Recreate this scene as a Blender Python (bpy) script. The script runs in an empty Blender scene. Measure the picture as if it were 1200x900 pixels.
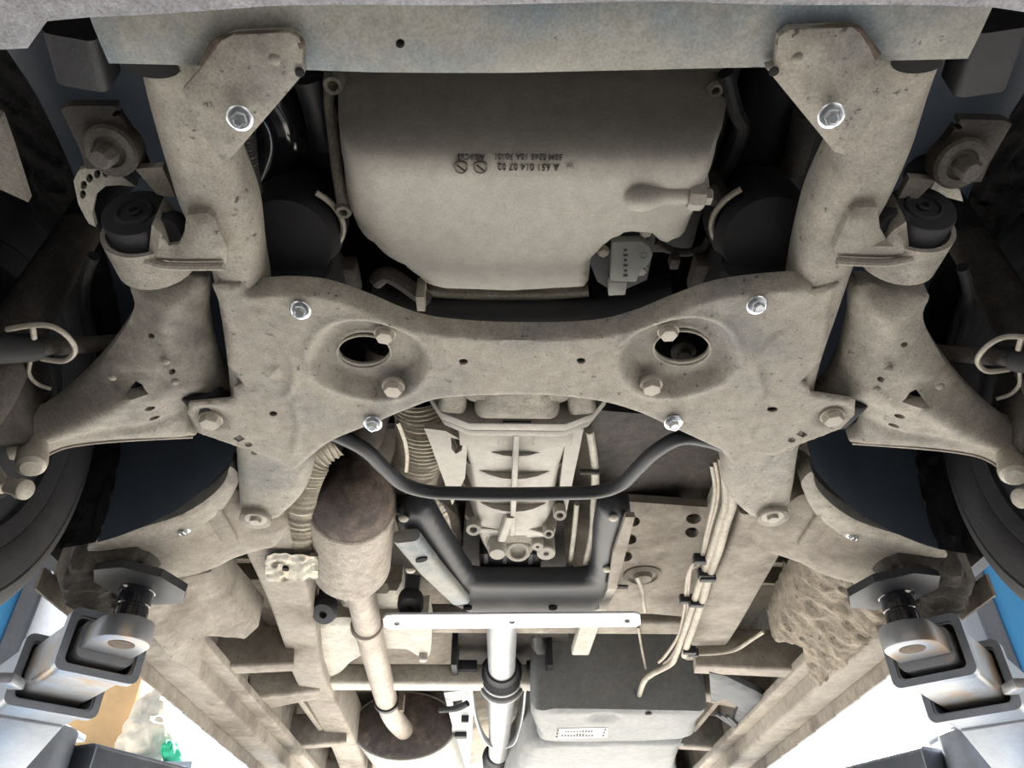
import bpy, bmesh, math, random
import numpy as np
from mathutils import Vector, Matrix, noise
from mathutils.geometry import delaunay_2d_cdt
random.seed(7)
S = bpy.context.scene
C = S.collection
PI = math.pi

# ------------------------------------------------------------------ camera
HC = 1.15                                   # eye height above the yard
PITCH, YAW, CX = math.radians(37.5), math.radians(1.01), -0.04
F = 900.0                                   # focal length for a 1200 px wide frame
cd = bpy.data.cameras.new('camera'); cam = bpy.data.objects.new('camera', cd); C.objects.link(cam)
cd.sensor_fit = 'HORIZONTAL'; cd.sensor_width = 36.0; cd.lens = 36.0*F/1200.0
cd.clip_start = 0.02; cd.clip_end = 200
RM = Matrix.Rotation(-YAW, 3, 'Z') @ Matrix.Rotation(PI/2+PITCH, 3, 'X')
cam.matrix_world = Matrix.Translation((CX, 0, HC)) @ RM.to_4x4()
S.camera = cam
# ------------------------------------------------------------------ world, sun, exposure
w = bpy.data.worlds.new('sky'); S.world = w; w.use_nodes = True
bg = w.node_tree.nodes['Background']
bg.inputs[0].default_value = (0.90, 0.95, 1.0, 1); bg.inputs[1].default_value = 1.05
sl = bpy.data.lights.new('sun', 'SUN'); so = bpy.data.objects.new('sun', sl); C.objects.link(so)
sl.energy = 44.0; sl.angle = math.radians(0.6); sl.color = (1.0, 0.985, 0.965)
so.rotation_euler = Vector((-0.10, -0.82, -0.58)).to_track_quat('-Z', 'Y').to_euler()
so.location = (1, 8, 8)
vs = S.view_settings
vs.view_transform = 'Standard'; vs.look = 'None'; vs.gamma = 1.0; vs.use_curve_mapping = False
vs.exposure = 0.2
S.cycles.max_bounces = 8; S.cycles.diffuse_bounces = 5; S.cycles.glossy_bounces = 4
S.cycles.use_denoising = True

# ------------------------------------------------------------------ rays: picture measurements to places
CAMP = Vector((CX, 0, HC))
def ray(u, v): return RM @ Vector(((u-600)/F, (450-v)/F, -1.0))
def P(u, v, h):
    """point where the sight line meets height h above the eye; h may be (a, bx, by): z = a+bx*x+by*y"""
    d = ray(u, v)
    a, bx, by = h if isinstance(h, tuple) else (h, 0.0, 0.0)
    t = (a + bx*CX)/(d.z - bx*d.x - by*d.y)
    return CAMP + d*t
def PY(u, v, Y): d = ray(u, v); return CAMP + d*(Y/d.y)
def PX(u, v, X): d = ray(u, v); return CAMP + d*((X-CX)/d.x)
def depth(p): return -(RM.transposed() @ (Vector(p)-CAMP)).z
def sz(px, p): return px/F*depth(p)
def PP(l, h): return [P(u, v, h) for u, v in l]
def tilt(u0, v0, h0, u1, v1, h1):
    """a plane level along y that passes through two measured heights"""
    a, b = P(u0, v0, h0), P(u1, v1, h1)
    bx = (h1-h0)/(b.x-a.x)
    return (h0-bx*a.x, bx, 0.0)

# ------------------------------------------------------------------ materials
def mat(name, c1, c2=None, rough=0.7, metal=0.0, scale=9.0, speck=None, speck_amt=0.0, bump=0.0, bscale=160.0, c3=None, c3scale=2.5, c3amt=0.5, spec=0.4, sscale=60.0, grain=0.0):
    m = bpy.data.materials.new(name); m.use_nodes = True
    nt = m.node_tree; b = nt.nodes['Principled BSDF']; L = nt.links
    b.inputs['Roughness'].default_value = rough; b.inputs['Metallic'].default_value = metal
    b.inputs['Specular IOR Level'].default_value = spec
    tc = nt.nodes.new('ShaderNodeTexCoord')
    def nz(s, d=4.0, r=0.6):
        n = nt.nodes.new('ShaderNodeTexNoise'); n.inputs['Scale'].default_value = s
        n.inputs['Detail'].default_value = d; n.inputs['Roughness'].default_value = r
        L.new(tc.outputs['Object'], n.inputs['Vector']); return n
    def ramp(src, a, b_):
        r = nt.nodes.new('ShaderNodeMapRange'); r.inputs[1].default_value = a; r.inputs[2].default_value = b_
        L.new(src, r.inputs[0]); return r.outputs[0]
    def mix(f, A, B):
        x = nt.nodes.new('ShaderNodeMix'); x.data_type = 'RGBA'
        if isinstance(f, float): x.inputs[0].default_value = f
        else: L.new(f, x.inputs[0])
        for k, V in ((6, A), (7, B)):
            if isinstance(V, tuple): x.inputs[k].default_value = (*V, 1)
            else: L.new(V, x.inputs[k])
        return x.outputs[2]
    col = c1
    if c2: col = mix(ramp(nz(scale).outputs[0], 0.35, 0.65), c1, c2)
    if c3: col = mix(ramp(nz(c3scale, 5).outputs[0], 0.62-c3amt*0.25, 0.78-c3amt*0.25), col, c3)
    if speck: col = mix(ramp(nz(sscale, 5, 0.75).outputs[0], 0.70-speck_amt*0.12, 0.74-speck_amt*0.10), col, speck)
    if grain:
        for gs, ga in ((45.0, grain), (320.0, grain*1.3)):
            mm = nt.nodes.new('ShaderNodeMix'); mm.data_type = 'RGBA'; mm.blend_type = 'MULTIPLY'; mm.inputs[0].default_value = 1.0
            if isinstance(col, tuple): mm.inputs[6].default_value = (*col, 1)
            else: L.new(col, mm.inputs[6])
            rr = nt.nodes.new('ShaderNodeMapRange'); rr.inputs[1].default_value = .3; rr.inputs[2].default_value = .7
            rr.inputs[3].default_value = 1-ga; rr.inputs[4].default_value = 1+ga*.6
            L.new(nz(gs, 5, .65).outputs[0], rr.inputs[0]); L.new(rr.outputs[0], mm.inputs[7]); col = mm.outputs[2]
    if isinstance(col, tuple): b.inputs['Base Color'].default_value = (*col, 1)
    else: L.new(col, b.inputs['Base Color'])
    if bump:
        bp = nt.nodes.new('ShaderNodeBump'); bp.inputs['Strength'].default_value = min(1.0, bump); bp.inputs['Distance'].default_value = 0.004
        L.new(nz(bscale, 6, 0.7).outputs[0], bp.inputs['Height']); L.new(bp.outputs[0], b.inputs['Normal'])
    return m
M = {}
M['dust'] = mat('dusty_steel', (.335,.306,.262), (.275,.250,.217), .78, speck=(.06,.055,.05), speck_amt=.75, sscale=80, bump=.3, c3=(.20,.195,.185), c3amt=.35, c3scale=5, grain=0.22)
M['dust_blue'] = mat('worn_blue_grey_steel', (.29,.28,.245), (.245,.24,.22), .62, speck=(.06,.06,.06), speck_amt=.4, bump=.2, c3=(.17,.20,.22), c3scale=6, c3amt=.6, grain=0.2)
M['arm'] = mat('dusty_arm_steel', (.335,.306,.262), (.25,.228,.198), .72, speck=(.06,.05,.045), speck_amt=.6, sscale=80, bump=.25, c3=(.14,.125,.11), c3scale=6, c3amt=.4, grain=0.25)
M['body'] = mat('mud_coated_underbody', (.33,.296,.25), (.26,.23,.195), .9, speck=(.09,.08,.065), speck_amt=.45, bump=.45, bscale=90, c3=(.17,.145,.12), c3amt=.5, c3scale=5, grain=0.2)
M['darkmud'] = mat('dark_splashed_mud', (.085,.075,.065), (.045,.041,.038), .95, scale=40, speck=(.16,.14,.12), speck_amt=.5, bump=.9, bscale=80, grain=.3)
M['mud'] = mat('caked_mud', (.33,.285,.225), (.19,.16,.125), .95, scale=30, speck=(.06,.05,.04), speck_amt=.8, bump=1.0, bscale=70, grain=0.3)
M['alu'] = mat('cast_aluminium_dusty', (.40,.375,.335), (.36,.338,.302), .62, metal=.1, speck=(.10,.09,.075), speck_amt=.05, bump=.15, bscale=260, grain=0.12)
M['alu_dark'] = mat('cast_aluminium_grimy', (.29,.265,.22), (.19,.17,.145), .65, metal=.1, scale=14, speck=(.07,.06,.055), speck_amt=.35, bump=.45, grain=0.3)
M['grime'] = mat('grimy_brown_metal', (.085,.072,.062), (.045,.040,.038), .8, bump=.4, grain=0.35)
M['dark'] = mat('dark_engine_metal', (.022,.022,.025), (.012,.012,.015), .6, bump=.3)
M['black'] = mat('black_satin_paint', (.017,.019,.024), (.013,.014,.018), .48, bump=.05, c3=(.05,.048,.045), c3amt=.2)
M['gloss'] = mat('black_gloss', (.012,.012,.016), rough=.12, spec=.6)
M['rubber'] = mat('rubber', (.028,.028,.032), (.018,.018,.020), .7, bump=.25)
M['tyre'] = mat('tyre_rubber', (.026,.026,.029), (.018,.018,.021), .7, scale=5, bump=.25, c3=(.045,.04,.036), c3amt=.1, grain=0.25)
M['zinc'] = mat('bright_zinc', (.72,.76,.80), rough=.25, metal=.9)
M['boltdust'] = mat('dusty_bolt', (.44,.40,.34), (.34,.31,.27), .55, metal=.2, bump=.2, grain=0.2)
M['hole'] = mat('hole_dark', (.012,.011,.011), rough=.9)  # near-black colour stands for the shade inside holes, slots and dimples
M['rust'] = mat('rusty_weld', (.10,.075,.06), (.17,.135,.105), .9, scale=60, bump=.8, bscale=200)
M['bumper'] = mat('scuffed_grey_plastic', (.34,.34,.37), (.29,.29,.31), .7, scale=20, speck=(.12,.12,.13), speck_amt=.3, bump=.5, grain=0.3)
M['liner'] = mat('wheel_arch_liner_plastic', (.060,.076,.104), (.048,.062,.088), .40, bump=.06, spec=.6)
M['linermud'] = mat('mud_spattered_liner', (.008,.008,.010), (.018,.017,.018), .9, scale=110, speck=(.055,.05,.046), speck_amt=.45, bump=1.0, bscale=120, grain=.4)
M['muffler'] = mat('oxidised_muffler_steel', (.40,.355,.30), (.33,.285,.235), .75, speck=(.13,.10,.085), speck_amt=.55, bump=.4, sscale=110, grain=0.35)
M['mufend'] = mat('rusty_muffler_end', (.095,.072,.062), (.055,.045,.042), .8, scale=14, bump=.5, c3=(.20,.15,.12), c3scale=9, c3amt=.45, grain=0.35)
M['pipe'] = mat('exhaust_pipe_steel', (.36,.315,.27), (.30,.255,.21), .55, metal=.2, bump=.2, speck=(.12,.09,.07), speck_amt=.5, grain=.25)
M['shield'] = mat('corrugated_heat_shield', (.50,.455,.37), (.38,.34,.28), .5, metal=.45, bump=.2, grain=0.25)
M['whitebar'] = mat('white_painted_steel', (.55,.565,.60), (.50,.515,.55), .4)
M['shaft'] = mat('painted_shaft_tube', (.36,.37,.375), (.30,.305,.31), .4, metal=.2, bump=.1, grain=.15)
M['tank'] = mat('fuel_tank_plastic', (.20,.203,.20), (.16,.163,.163), .65, bump=.3, scale=6, grain=.18)
M['tank_dark'] = mat('fuel_tank_shell', (.085,.088,.095), (.06,.062,.068), .6, bump=.2)
M['sticker'] = mat('paper_sticker', (.45,.44,.42), (.38,.37,.35), .7, scale=40)
M['ink'] = mat('ink', (.05,.045,.04), rough=.8)
M['line'] = mat('coated_pipe', (.40,.36,.29), (.32,.28,.225), .55, bump=.2, grain=0.25)
M['cream'] = mat('bright_cast_bracket', (.46,.43,.37), (.37,.345,.295), .6, bump=.3, speck=(.12,.11,.09), speck_amt=.4, grain=.25)
M['sensor'] = mat('grey_green_sensor', (.27,.275,.25), (.22,.225,.205), .6, speck=(.12,.12,.11), speck_amt=.3, bump=.15)
M['blue'] = mat('blue_lift_paint', (.10,.42,.80), (.09,.38,.76), .35)
M['grey'] = mat('silver_grey_lift_paint', (.27,.29,.33), (.22,.24,.275), .38, metal=.3, scale=6, grain=.1)
M['grey_d'] = mat('bare_steel_lift', (.22,.23,.25), (.28,.29,.31), .4, metal=.5, c3=(.42,.27,.14), c3scale=7, c3amt=.25)
M['steelrust'] = mat('slide_steel_rust_streaks', (.34,.35,.37), (.29,.30,.32), .35, metal=.4, c3=(.36,.24,.13), c3scale=9, c3amt=.55, grain=.15)
M['concrete'] = mat('yard_concrete', (.52,.49,.44), (.44,.415,.375), .9, scale=1.2, bump=.4, bscale=30)
M['blocker'] = mat('dark_blocker_plaster', (.16,.155,.15), (.12,.115,.11), .9, scale=1.5, bump=.2)  # dark tone of the added light-blocking shell
M['darkfloor'] = mat('dark_low_bounce_floor', (.11,.105,.10), (.075,.072,.07), .7, scale=1.5, bump=.2)  # kept dark so the added floor bounces little light
M['hose'] = mat('grey_corrugated_rubber', (.075,.072,.068), (.05,.048,.046), .5)
M['silencer'] = mat('dull_silencer_steel', (.30,.29,.265), (.25,.24,.22), .5, metal=.2, grain=.2)
M['shaded_steel'] = mat('shade_darkened_steel', (.15,.135,.118), (.10,.09,.08), .75, bump=.3, grain=.3)  # darker steel colour carries the shade on the bracket washers
M['card'] = mat('cardboard', (.50,.32,.16), (.44,.28,.14), .85)
M['sack'] = mat('white_sack_plastic', (.58,.50,.40), (.50,.43,.345), .7, scale=15)
M['green'] = mat('green_cloth', (.02,.32,.17), (.015,.24,.13), .85, scale=30)
M['vanpaint'] = mat('dark_van_primer', (.06,.06,.065), rough=.6)

# ------------------------------------------------------------------ geometry: a shape is (verts, faces)
def join(*gs):
    V, Fc = [], []
    for g in gs:
        o = len(V); V += [Vector(v) for v in g[0]]; Fc += [tuple(i+o for i in f) for f in g[1]]
    return V, Fc
def mirror(g): return [Vector((-v[0], v[1], v[2])) for v in g[0]], [tuple(reversed(f)) for f in g[1]]
def move(g, m): return [m @ Vector(v) for v in g[0]], g[1]
def frame(loc, z, x=None):
    z = Vector(z).normalized(); x = Vector(x) if x is not None else Vector((1, 0, 0))
    x = x - z*x.dot(z)
    if x.length < 1e-4: x = Vector((0, 1, 0)); x = x - z*x.dot(z)
    x.normalize(); y = z.cross(x)
    m = Matrix((x, y, z)).transposed().to_4x4(); m.translation = Vector(loc); return m
def box(c, s, m=None):
    x, y, z = s[0]/2, s[1]/2, s[2]/2
    V = [Vector((a, b, d)) for d in (-z, z) for b in (-y, y) for a in (-x, x)]
    Fc = [(0,2,3,1), (4,5,7,6), (0,1,5,4), (2,6,7,3), (0,4,6,2), (1,3,7,5)]
    m = m or Matrix(); return [m @ v + Vector(c) for v in V] if m == Matrix() else [Matrix.Translation(c) @ m @ v for v in V], Fc
def cr(pts, n=6, closed=False):
    """Catmull-Rom through the points"""
    p = [Vector(a) for a in pts]; out = []
    N = len(p)
    for i in range(N if closed else N-1):
        if closed: a, b, c, d = p[i-1], p[i], p[(i+1) % N], p[(i+2) % N]
        else: a, b, c, d = p[max(i-1, 0)], p[i], p[i+1], p[min(i+2, N-1)]
        for k in range(n):
            t = k/n
            out.append(0.5*((2*b)+(c-a)*t+(2*a-5*b+4*c-d)*t*t+(3*b-a-3*c+d)*t**3))
    if not closed: out.append(p[-1])
    return out
def rrect(wd, hg, r, n=4):
    r = min(r, wd/2*.999, hg/2*.999); o = []
    for cx, cy, a0 in ((wd/2-r, hg/2-r, 0), (-wd/2+r, hg/2-r, PI/2), (-wd/2+r, -hg/2+r, PI), (wd/2-r, -hg/2+r, 1.5*PI)):
        for k in range(n+1): a = a0+PI/2*k/n; o.append((cx+r*math.cos(a), cy+r*math.sin(a)))
    return o
def loft(path, secs, up=(0, 0, 1), cap=True):
    """secs: one 2-D section (x to the side, y up) per path point"""
    path = [Vector(p) for p in path]; up = Vector(up); V, Fc = [], []
    n = len(secs[0])
    for i, p in enumerate(path):
        t = (path[min(i+1, len(path)-1)]-path[max(i-1, 0)]).normalized()
        s = t.cross(up)
        if s.length < 1e-5: s = t.cross(Vector((1, 0, 0)))
        s.normalize(); u = s.cross(t)
        V += [p+s*x+u*y for x, y in secs[i]]
    for i in range(len(path)-1):
        for k in range(n):
            a, b = i*n+k, i*n+(k+1) % n
            Fc.append((a, a+n, b+n, b))
    if cap: Fc += [tuple(range(n)), tuple(reversed(range((len(path)-1)*n, len(path)*n)))]
    return V, Fc
def circ(r, n=12): return [(r*math.cos(2*PI*k/n), r*math.sin(2*PI*k/n)) for k in range(n)]
def tube(path, r, n=12, sm=0, cap=True):
    if sm:
        if isinstance(r, (list, tuple)):
            rr = cr([(a, 0, 0) for a in r], sm); r = [max(q.x, 1e-4) for q in rr]
        path = cr(path, sm)
    path = [Vector(p) for p in path]
    if not isinstance(r, (list, tuple)): r = [r]*len(path)
    # parallel transport
    V, Fc = [], []; N = None
    for i, p in enumerate(path):
        t = (path[min(i+1, len(path)-1)]-path[max(i-1, 0)]).normalized()
        if N is None:
            N = t.orthogonal().normalized()
        else:
            N = (N-t*N.dot(t)).normalized()
        B = t.cross(N)
        V += [p+N*(r[i]*math.cos(2*PI*k/n))+B*(r[i]*math.sin(2*PI*k/n)) for k in range(n)]
    for i in range(len(path)-1):
        for k in range(n):
            a, b = i*n+k, i*n+(k+1) % n
            Fc.append((a, b, b+n, a+n))
    if cap: Fc += [tuple(reversed(range(n))), tuple(range((len(path)-1)*n, len(path)*n))]
    return V, Fc
def lathe(prof, m, n=24, sx=1.0, sy=1.0):
    """profile of (radius, z) turned about z, then placed by m"""
    V, Fc = [], []
    for r, z in prof: V += [m @ Vector((max(r, 1e-5)*math.cos(2*PI*k/n)*sx, max(r, 1e-5)*math.sin(2*PI*k/n)*sy, z)) for k in range(n)]
    for i in range(len(prof)-1):
        for k in range(n):
            a, b = i*n+k, i*n+(k+1) % n
            Fc.append((a, b, b+n, a+n))
    Fc += [tuple(reversed(range(n))), tuple(range((len(prof)-1)*n, len(prof)*n))]
    return V, Fc
def prism(pts, vec):
    n = len(pts); pts = [Vector(p) for p in pts]; vec = Vector(vec)
    V = pts+[p+vec for p in pts]
    Fc = [tuple(range(n)), tuple(reversed(range(n, 2*n)))]+[(i, i+n, (i+1) % n+n, (i+1) % n) for i in range(n)]
    return V, Fc
def grid(nu, nv, fn, th=None):
    V = [Vector(fn(i/(nu-1), j/(nv-1))) for j in range(nv) for i in range(nu)]
    Fc = [(j*nu+i, j*nu+i+1, (j+1)*nu+i+1, (j+1)*nu+i) for j in range(nv-1) for i in range(nu-1)]
    return V, Fc
def segdist(pts, loop, closed=True):
    a = np.array([(p[0], p[1]) for p in loop]); b = np.roll(a, -1, 0)
    if not closed: a, b = a[:-1], b[:-1]
    d = b-a; L2 = np.maximum((d**2).sum(1), 1e-12)
    out = np.empty(len(pts))
    for s in range(0, len(pts), 4000):
        q = pts[s:s+4000, None, :]-a[None]
        t = np.clip((q*d[None]).sum(2)/L2, 0, 1)
        out[s:s+4000] = np.sqrt(((q-t[..., None]*d[None])**2).sum(2)).min(1)
    return out
def inside(pts, loop):
    a = np.array([(p[0], p[1]) for p in loop]); b = np.roll(a, -1, 0)
    x, y = pts[:, 0, None], pts[:, 1, None]
    c = ((a[None, :, 1] > y) != (b[None, :, 1] > y)) & (x < (b[None, :, 0]-a[None, :, 0])*(y-a[None, :, 1])/(b[None, :, 1]-a[None, :, 1]+1e-15)+a[None, :, 0])
    return c.sum(1) % 2 == 1
def resample(loop, step):
    out = []; n = len(loop)
    for i in range(n):
        a, b = np.array(loop[i][:2], float), np.array(loop[(i+1) % n][:2], float)
        k = max(1, int(np.linalg.norm(b-a)/step))
        out += [tuple(a+(b-a)*j/k) for j in range(k)]
    return out
def sheet(loop, z, holes=(), step=0.012, rim=0.0, rise=None, wall=0.02, hole_wall=None, top=True):
    """pressed sheet seen from below: outline in x,y; z is a number or z(x, y, d) on arrays; edges roll up over `rim`"""
    loop = [(p[0], p[1]) for p in loop]
    lp = resample(loop, step); hl = [resample([(p[0], p[1]) for p in h], step*.6) for h in holes]
    a = np.array(lp); lo, hi = a.min(0), a.max(0)
    gx, gy = np.meshgrid(np.arange(lo[0], hi[0], step), np.arange(lo[1], hi[1], step*.87))
    gx = gx+(np.arange(gx.shape[0]) % 2)[:, None]*step*.5
    g = np.stack([gx.ravel(), gy.ravel()], 1)
    k = inside(g, lp); g = g[k]
    if len(g): g = g[segdist(g, lp) > step*.45]
    for h in hl:
        if len(g): g = g[~inside(g, h)]
        if len(g): g = g[segdist(g, h) > step*.35]
    vc = [Vector(p) for p in lp]; E = [(i, (i+1) % len(lp)) for i in range(len(lp))]
    for h in hl:
        o = len(vc); vc += [Vector(p) for p in h]; E += [(o+i, o+(i+1) % len(h)) for i in range(len(h))]
    vc += [Vector(p) for p in g]
    V2, _, Fc, _, _, _ = delaunay_2d_cdt(vc, E, [], 0, 1e-7)
    q = np.array([(v[0], v[1]) for v in V2])
    cen = np.array([q[list(f)].mean(0) for f in Fc])
    keep = inside(cen, lp)
    for h in hl: keep &= ~inside(cen, h)
    Fc = [f for f, kk in zip(Fc, keep) if kk]
    d = segdist(q, lp)
    zz = np.full(len(q), float(z)) if not callable(z) else np.array(z(q[:, 0], q[:, 1], d), float)
    if rim:
        R = rise if rise is not None else rim
        e = np.clip(1-d/rim, 0, 1); zz = zz+R*(1-np.sqrt(np.clip(1-e*e, 0, 1)))
    V = [Vector((q[i, 0], q[i, 1], HC+zz[i])) for i in range(len(q))]
    # faces look down
    out = []
    for f in Fc:
        p0, p1, p2 = (V[i] for i in f[:3])
        out.append(tuple(f) if (p1-p0).cross(p2-p0).z < 0 else tuple(reversed(f)))
    cnt = {}
    for f in out:
        for i in range(len(f)):
            e = (f[i], f[(i+1) % len(f)]); cnt[e] = 1
    bd = [e for e in cnt if (e[1], e[0]) not in cnt]
    ids = sorted({i for e in bd for i in e}); mp = {}
    for i in ids: mp[i] = len(V); V.append(V[i]+Vector((0, 0, wall)))
    for a_, b_ in bd: out.append((b_, a_, mp[a_], mp[b_]))
    return V, out
def ell(u, v, ru, rv, h, n=20, rot=0):
    o = []
    for k in range(n):
        a = 2*PI*k/n; x, y = ru*math.cos(a), rv*math.sin(a)
        o.append(P(u+x*math.cos(rot)-y*math.sin(rot), v+x*math.sin(rot)+y*math.cos(rot), h))
    return o

# ------------------------------------------------------------------ objects
def root_of(o):
    while o.parent: o = o.parent
    return o
def thing(name, label, cat, loc, group=None):
    o = bpy.data.objects.new(name, None); C.objects.link(o); o.location = loc; o.empty_display_size = .05
    o['label'] = label; o['category'] = cat
    if group: o['group'] = group
    return o
def mk(name, g, m, parent=None, smooth=35, bevel=0, seg=2, label=None, cat=None, group=None, kind=None):
    V, Fc = g
    V = [Vector(v) for v in V]
    if parent is not None: O = root_of(parent).location.copy()
    else:
        xs = [v.x for v in V]; ys = [v.y for v in V]; O = Vector(((min(xs)+max(xs))/2, (min(ys)+max(ys))/2, min(v.z for v in V)))
    me = bpy.data.meshes.new(name)
    me.from_pydata([v-O for v in V], [], [list(f) for f in Fc])
    bm = bmesh.new(); bm.from_mesh(me)
    if bevel:
        bmesh.ops.remove_doubles(bm, verts=bm.verts, dist=1e-6)
        ed = [e for e in bm.edges if len(e.link_faces) == 2 and e.calc_face_angle(0) > .6]
        bmesh.ops.bevel(bm, geom=ed, offset=bevel, segments=seg, affect='EDGES', profile=.5, clamp_overlap=True)
    bmesh.ops.recalc_face_normals(bm, faces=bm.faces) if bevel else None
    bm.to_mesh(me); bm.free()
    me.materials.append(M[m])
    if smooth:
        me.shade_smooth(); me.set_sharp_from_angle(angle=math.radians(smooth))
    o = bpy.data.objects.new(name, me); C.objects.link(o)
    if parent is not None: o.parent = parent
    else: o.location = O
    if label: o['label'] = label
    if cat: o['category'] = cat
    if group: o['group'] = group
    if kind: o['kind'] = kind
    return o
_shared = {}
def put(name, key, g_fn, m, parent, mtx, label=None):
    """a repeated piece: one mesh, many places"""
    k = (key, m)
    if k not in _shared:
        me = bpy.data.meshes.new(name); V, Fc = g_fn()
        me.from_pydata([tuple(v) for v in V], [], [list(f) for f in Fc]); me.materials.append(M[m])
        me.shade_smooth(); me.set_sharp_from_angle(angle=math.radians(35)); _shared[k] = me
    o = bpy.data.objects.new(name, _shared[k]); C.objects.link(o); o.parent = parent
    mm = mtx.copy(); mm.translation = mm.translation-root_of(parent).location
    o.matrix_local = mm
    if label: o['label'] = label
    return o
I4 = Matrix()
def g_flange():            # flanged hex bolt, unit radius, pointing to +z
    return join(lathe([(.55,-.9), (.55,0), (1.0,0), (1.0,.12), (.92,.2), (.68,.26)], I4, 24),
                lathe([(.60,.22), (.60,.75), (.52,.86), (.40,.88), (.36,.80)], I4, 6))
def g_hex():
    return join(lathe([(1.0,-.3), (1.0,.65), (.88,.8), (.55,.82)], I4, 6), lathe([(1.18,-.3), (1.18,.06), (1.1,.12)], I4, 20))
def g_dome(): return lathe([(1.0,-.2), (1.0,.1), (.8,.35), (.45,.52), (.1,.58)], I4, 14)
def g_disc(): return lathe([(1.0,-.15), (1.0,.0), (.9,.05)], I4, 18)
def g_washer(): return join(lathe([(1.0,-.1), (1.0,.12), (.95,.17)], I4, 22), lathe([(.55,.1), (.55,.5), (.5,.55)], I4, 6))
DOWN = (0, -.05, -1)
def bolt(parent, u, v, h, px, m='zinc', key='flange', fn=None, axis=DOWN, name='bolt', label=None):
    p = P(u, v, h); r = sz(px, p)
    fn = fn or {'flange': g_flange, 'hex': g_hex, 'dome': g_dome, 'disc': g_disc, 'washer': g_washer}[key]
    mt = frame(p, axis) @ Matrix.Rotation(random.random()*2, 4, 'Z') @ Matrix.Scale(r, 4)
    return put(name, key, fn, m, parent, mt, label)

# ================================================================== THE SETTING
mk('floor', box((0, -.55, -.05), (9.4, 4.3, .1)), 'darkfloor', smooth=0, kind='structure')  # unseen dark floor, added to cut bounce light under the front
mk('ground', ([Vector((x, y, -.06)) for x, y in ((-30,-30), (30,-30), (30,40), (-30,40))]+[Vector((x, y, 0)) for x, y in ((-30,1.6), (30,1.6), (30,40), (-30,40))], [(0,1,2,3), (4,5,6,7)]), 'concrete', smooth=0, kind='structure')

# unseen shell added to block front sky light; the tail faces the sunlit yard
mk('blocker_wall_back', box((0, -2.6, 2.5), (9.4, .2, 5.0)), 'blocker', smooth=0, kind='structure')
mk('blocker_wall_left', box((-4.6, -.6, 2.5), (.2, 3.8, 5.0)), 'blocker', smooth=0, kind='structure')
mk('blocker_wall_right', box((4.6, -.6, 2.5), (.2, 3.8, 5.0)), 'blocker', smooth=0, kind='structure')
mk('blocker_ceiling', box((0, -.6, 5.1), (9.4, 4.2, .2)), 'blocker', smooth=0, kind='structure')

# ================================================================== VAN BODY AND UNDERBODY
ub = thing('van_underbody', 'mud-covered van underbody with rails, cross members and sills raised on the lift', 'vehicle body', (0, 2.0, HC+.6))
def vprism(poly, x0, x1):     # polygon in (y, h) swept across x
    return prism([(x0, y, HC+h) for y, h in poly], (x1-x0, 0, 0))
# painted body sides with wheel openings, roof and nose: they keep the daylight off the engine bay
def side(sg):
    arch = [(.86+.42*math.cos(a), .62+.42*math.sin(a)) for a in [PI*(1-k/14) for k in range(15)]]
    poly = [(.12, .70), (.12, 1.9), (5.2, 1.9), (5.2, .70), (1.29, .70)]+[(y, max(h, .70)) for y, h in reversed(arch)]+[(.43, .70)]
    return vprism(poly, sg*1.02, sg*.985)
for sg in (-1, 1): mk('side_panel', side(sg), 'vanpaint', ub)
mk('roof', box((0, 2.66, HC+1.9), (2.02, 5.1, .03)), 'vanpaint', ub)
mk('nose_panel', box((0, .12, HC+1.25), (1.9, .03, 1.25)), 'vanpaint', ub)
mk('bulkhead', box((0, 1.32, HC+1.30), (1.9, .02, .80)), 'dark', ub)
FL = .98
mk('floor_panel', sheet([(-.93, 1.30), (.93, 1.30), (.93, 5.2), (-.93, 5.2)], lambda x, y, d: FL-.10*np.exp(-(np.abs(x)-.62)**2/.02)*0+.08*np.exp(-(x/.22)**4)+.004*np.sin(y*40), step=.04, wall=.02), 'body', ub)

def rail(pts, hs, hgt, ws, m='body', name='frame_rail', sm=5, r=.012, mir=False):
    """box member that follows measured centres; hs = underside heights, ws = widths in px"""
    c = [P(u, v, h) for (u, v), h in zip(pts, hs)]
    wd = [sz(w_, p) for w_, p in zip(ws, c)]
    c = [p+Vector((0, 0, hgt/2)) for p in c]
    q = cr([tuple(p) for p in c], sm); W = [a.x for a in cr([(a, 0, 0) for a in wd], sm)]
    g = loft(q, [rrect(a, hgt, r) for a in W])
    return mirror(g) if mir else g
# frame rails
mk('frame_rail', rail([(296,600), (318,650), (338,705), (352,755), (364,800), (405,880), (420,925)], [.735,.745,.755,.76,.76,.76,.76], .17, [70,62,50,42,36,32,30]), 'body', ub)
mk('frame_rail', rail([(905,600), (888,640), (862,690), (838,738), (822,772)], [.735,.745,.75,.755,.80], .17, [74,68,62,54,40]), 'body', ub)
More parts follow.
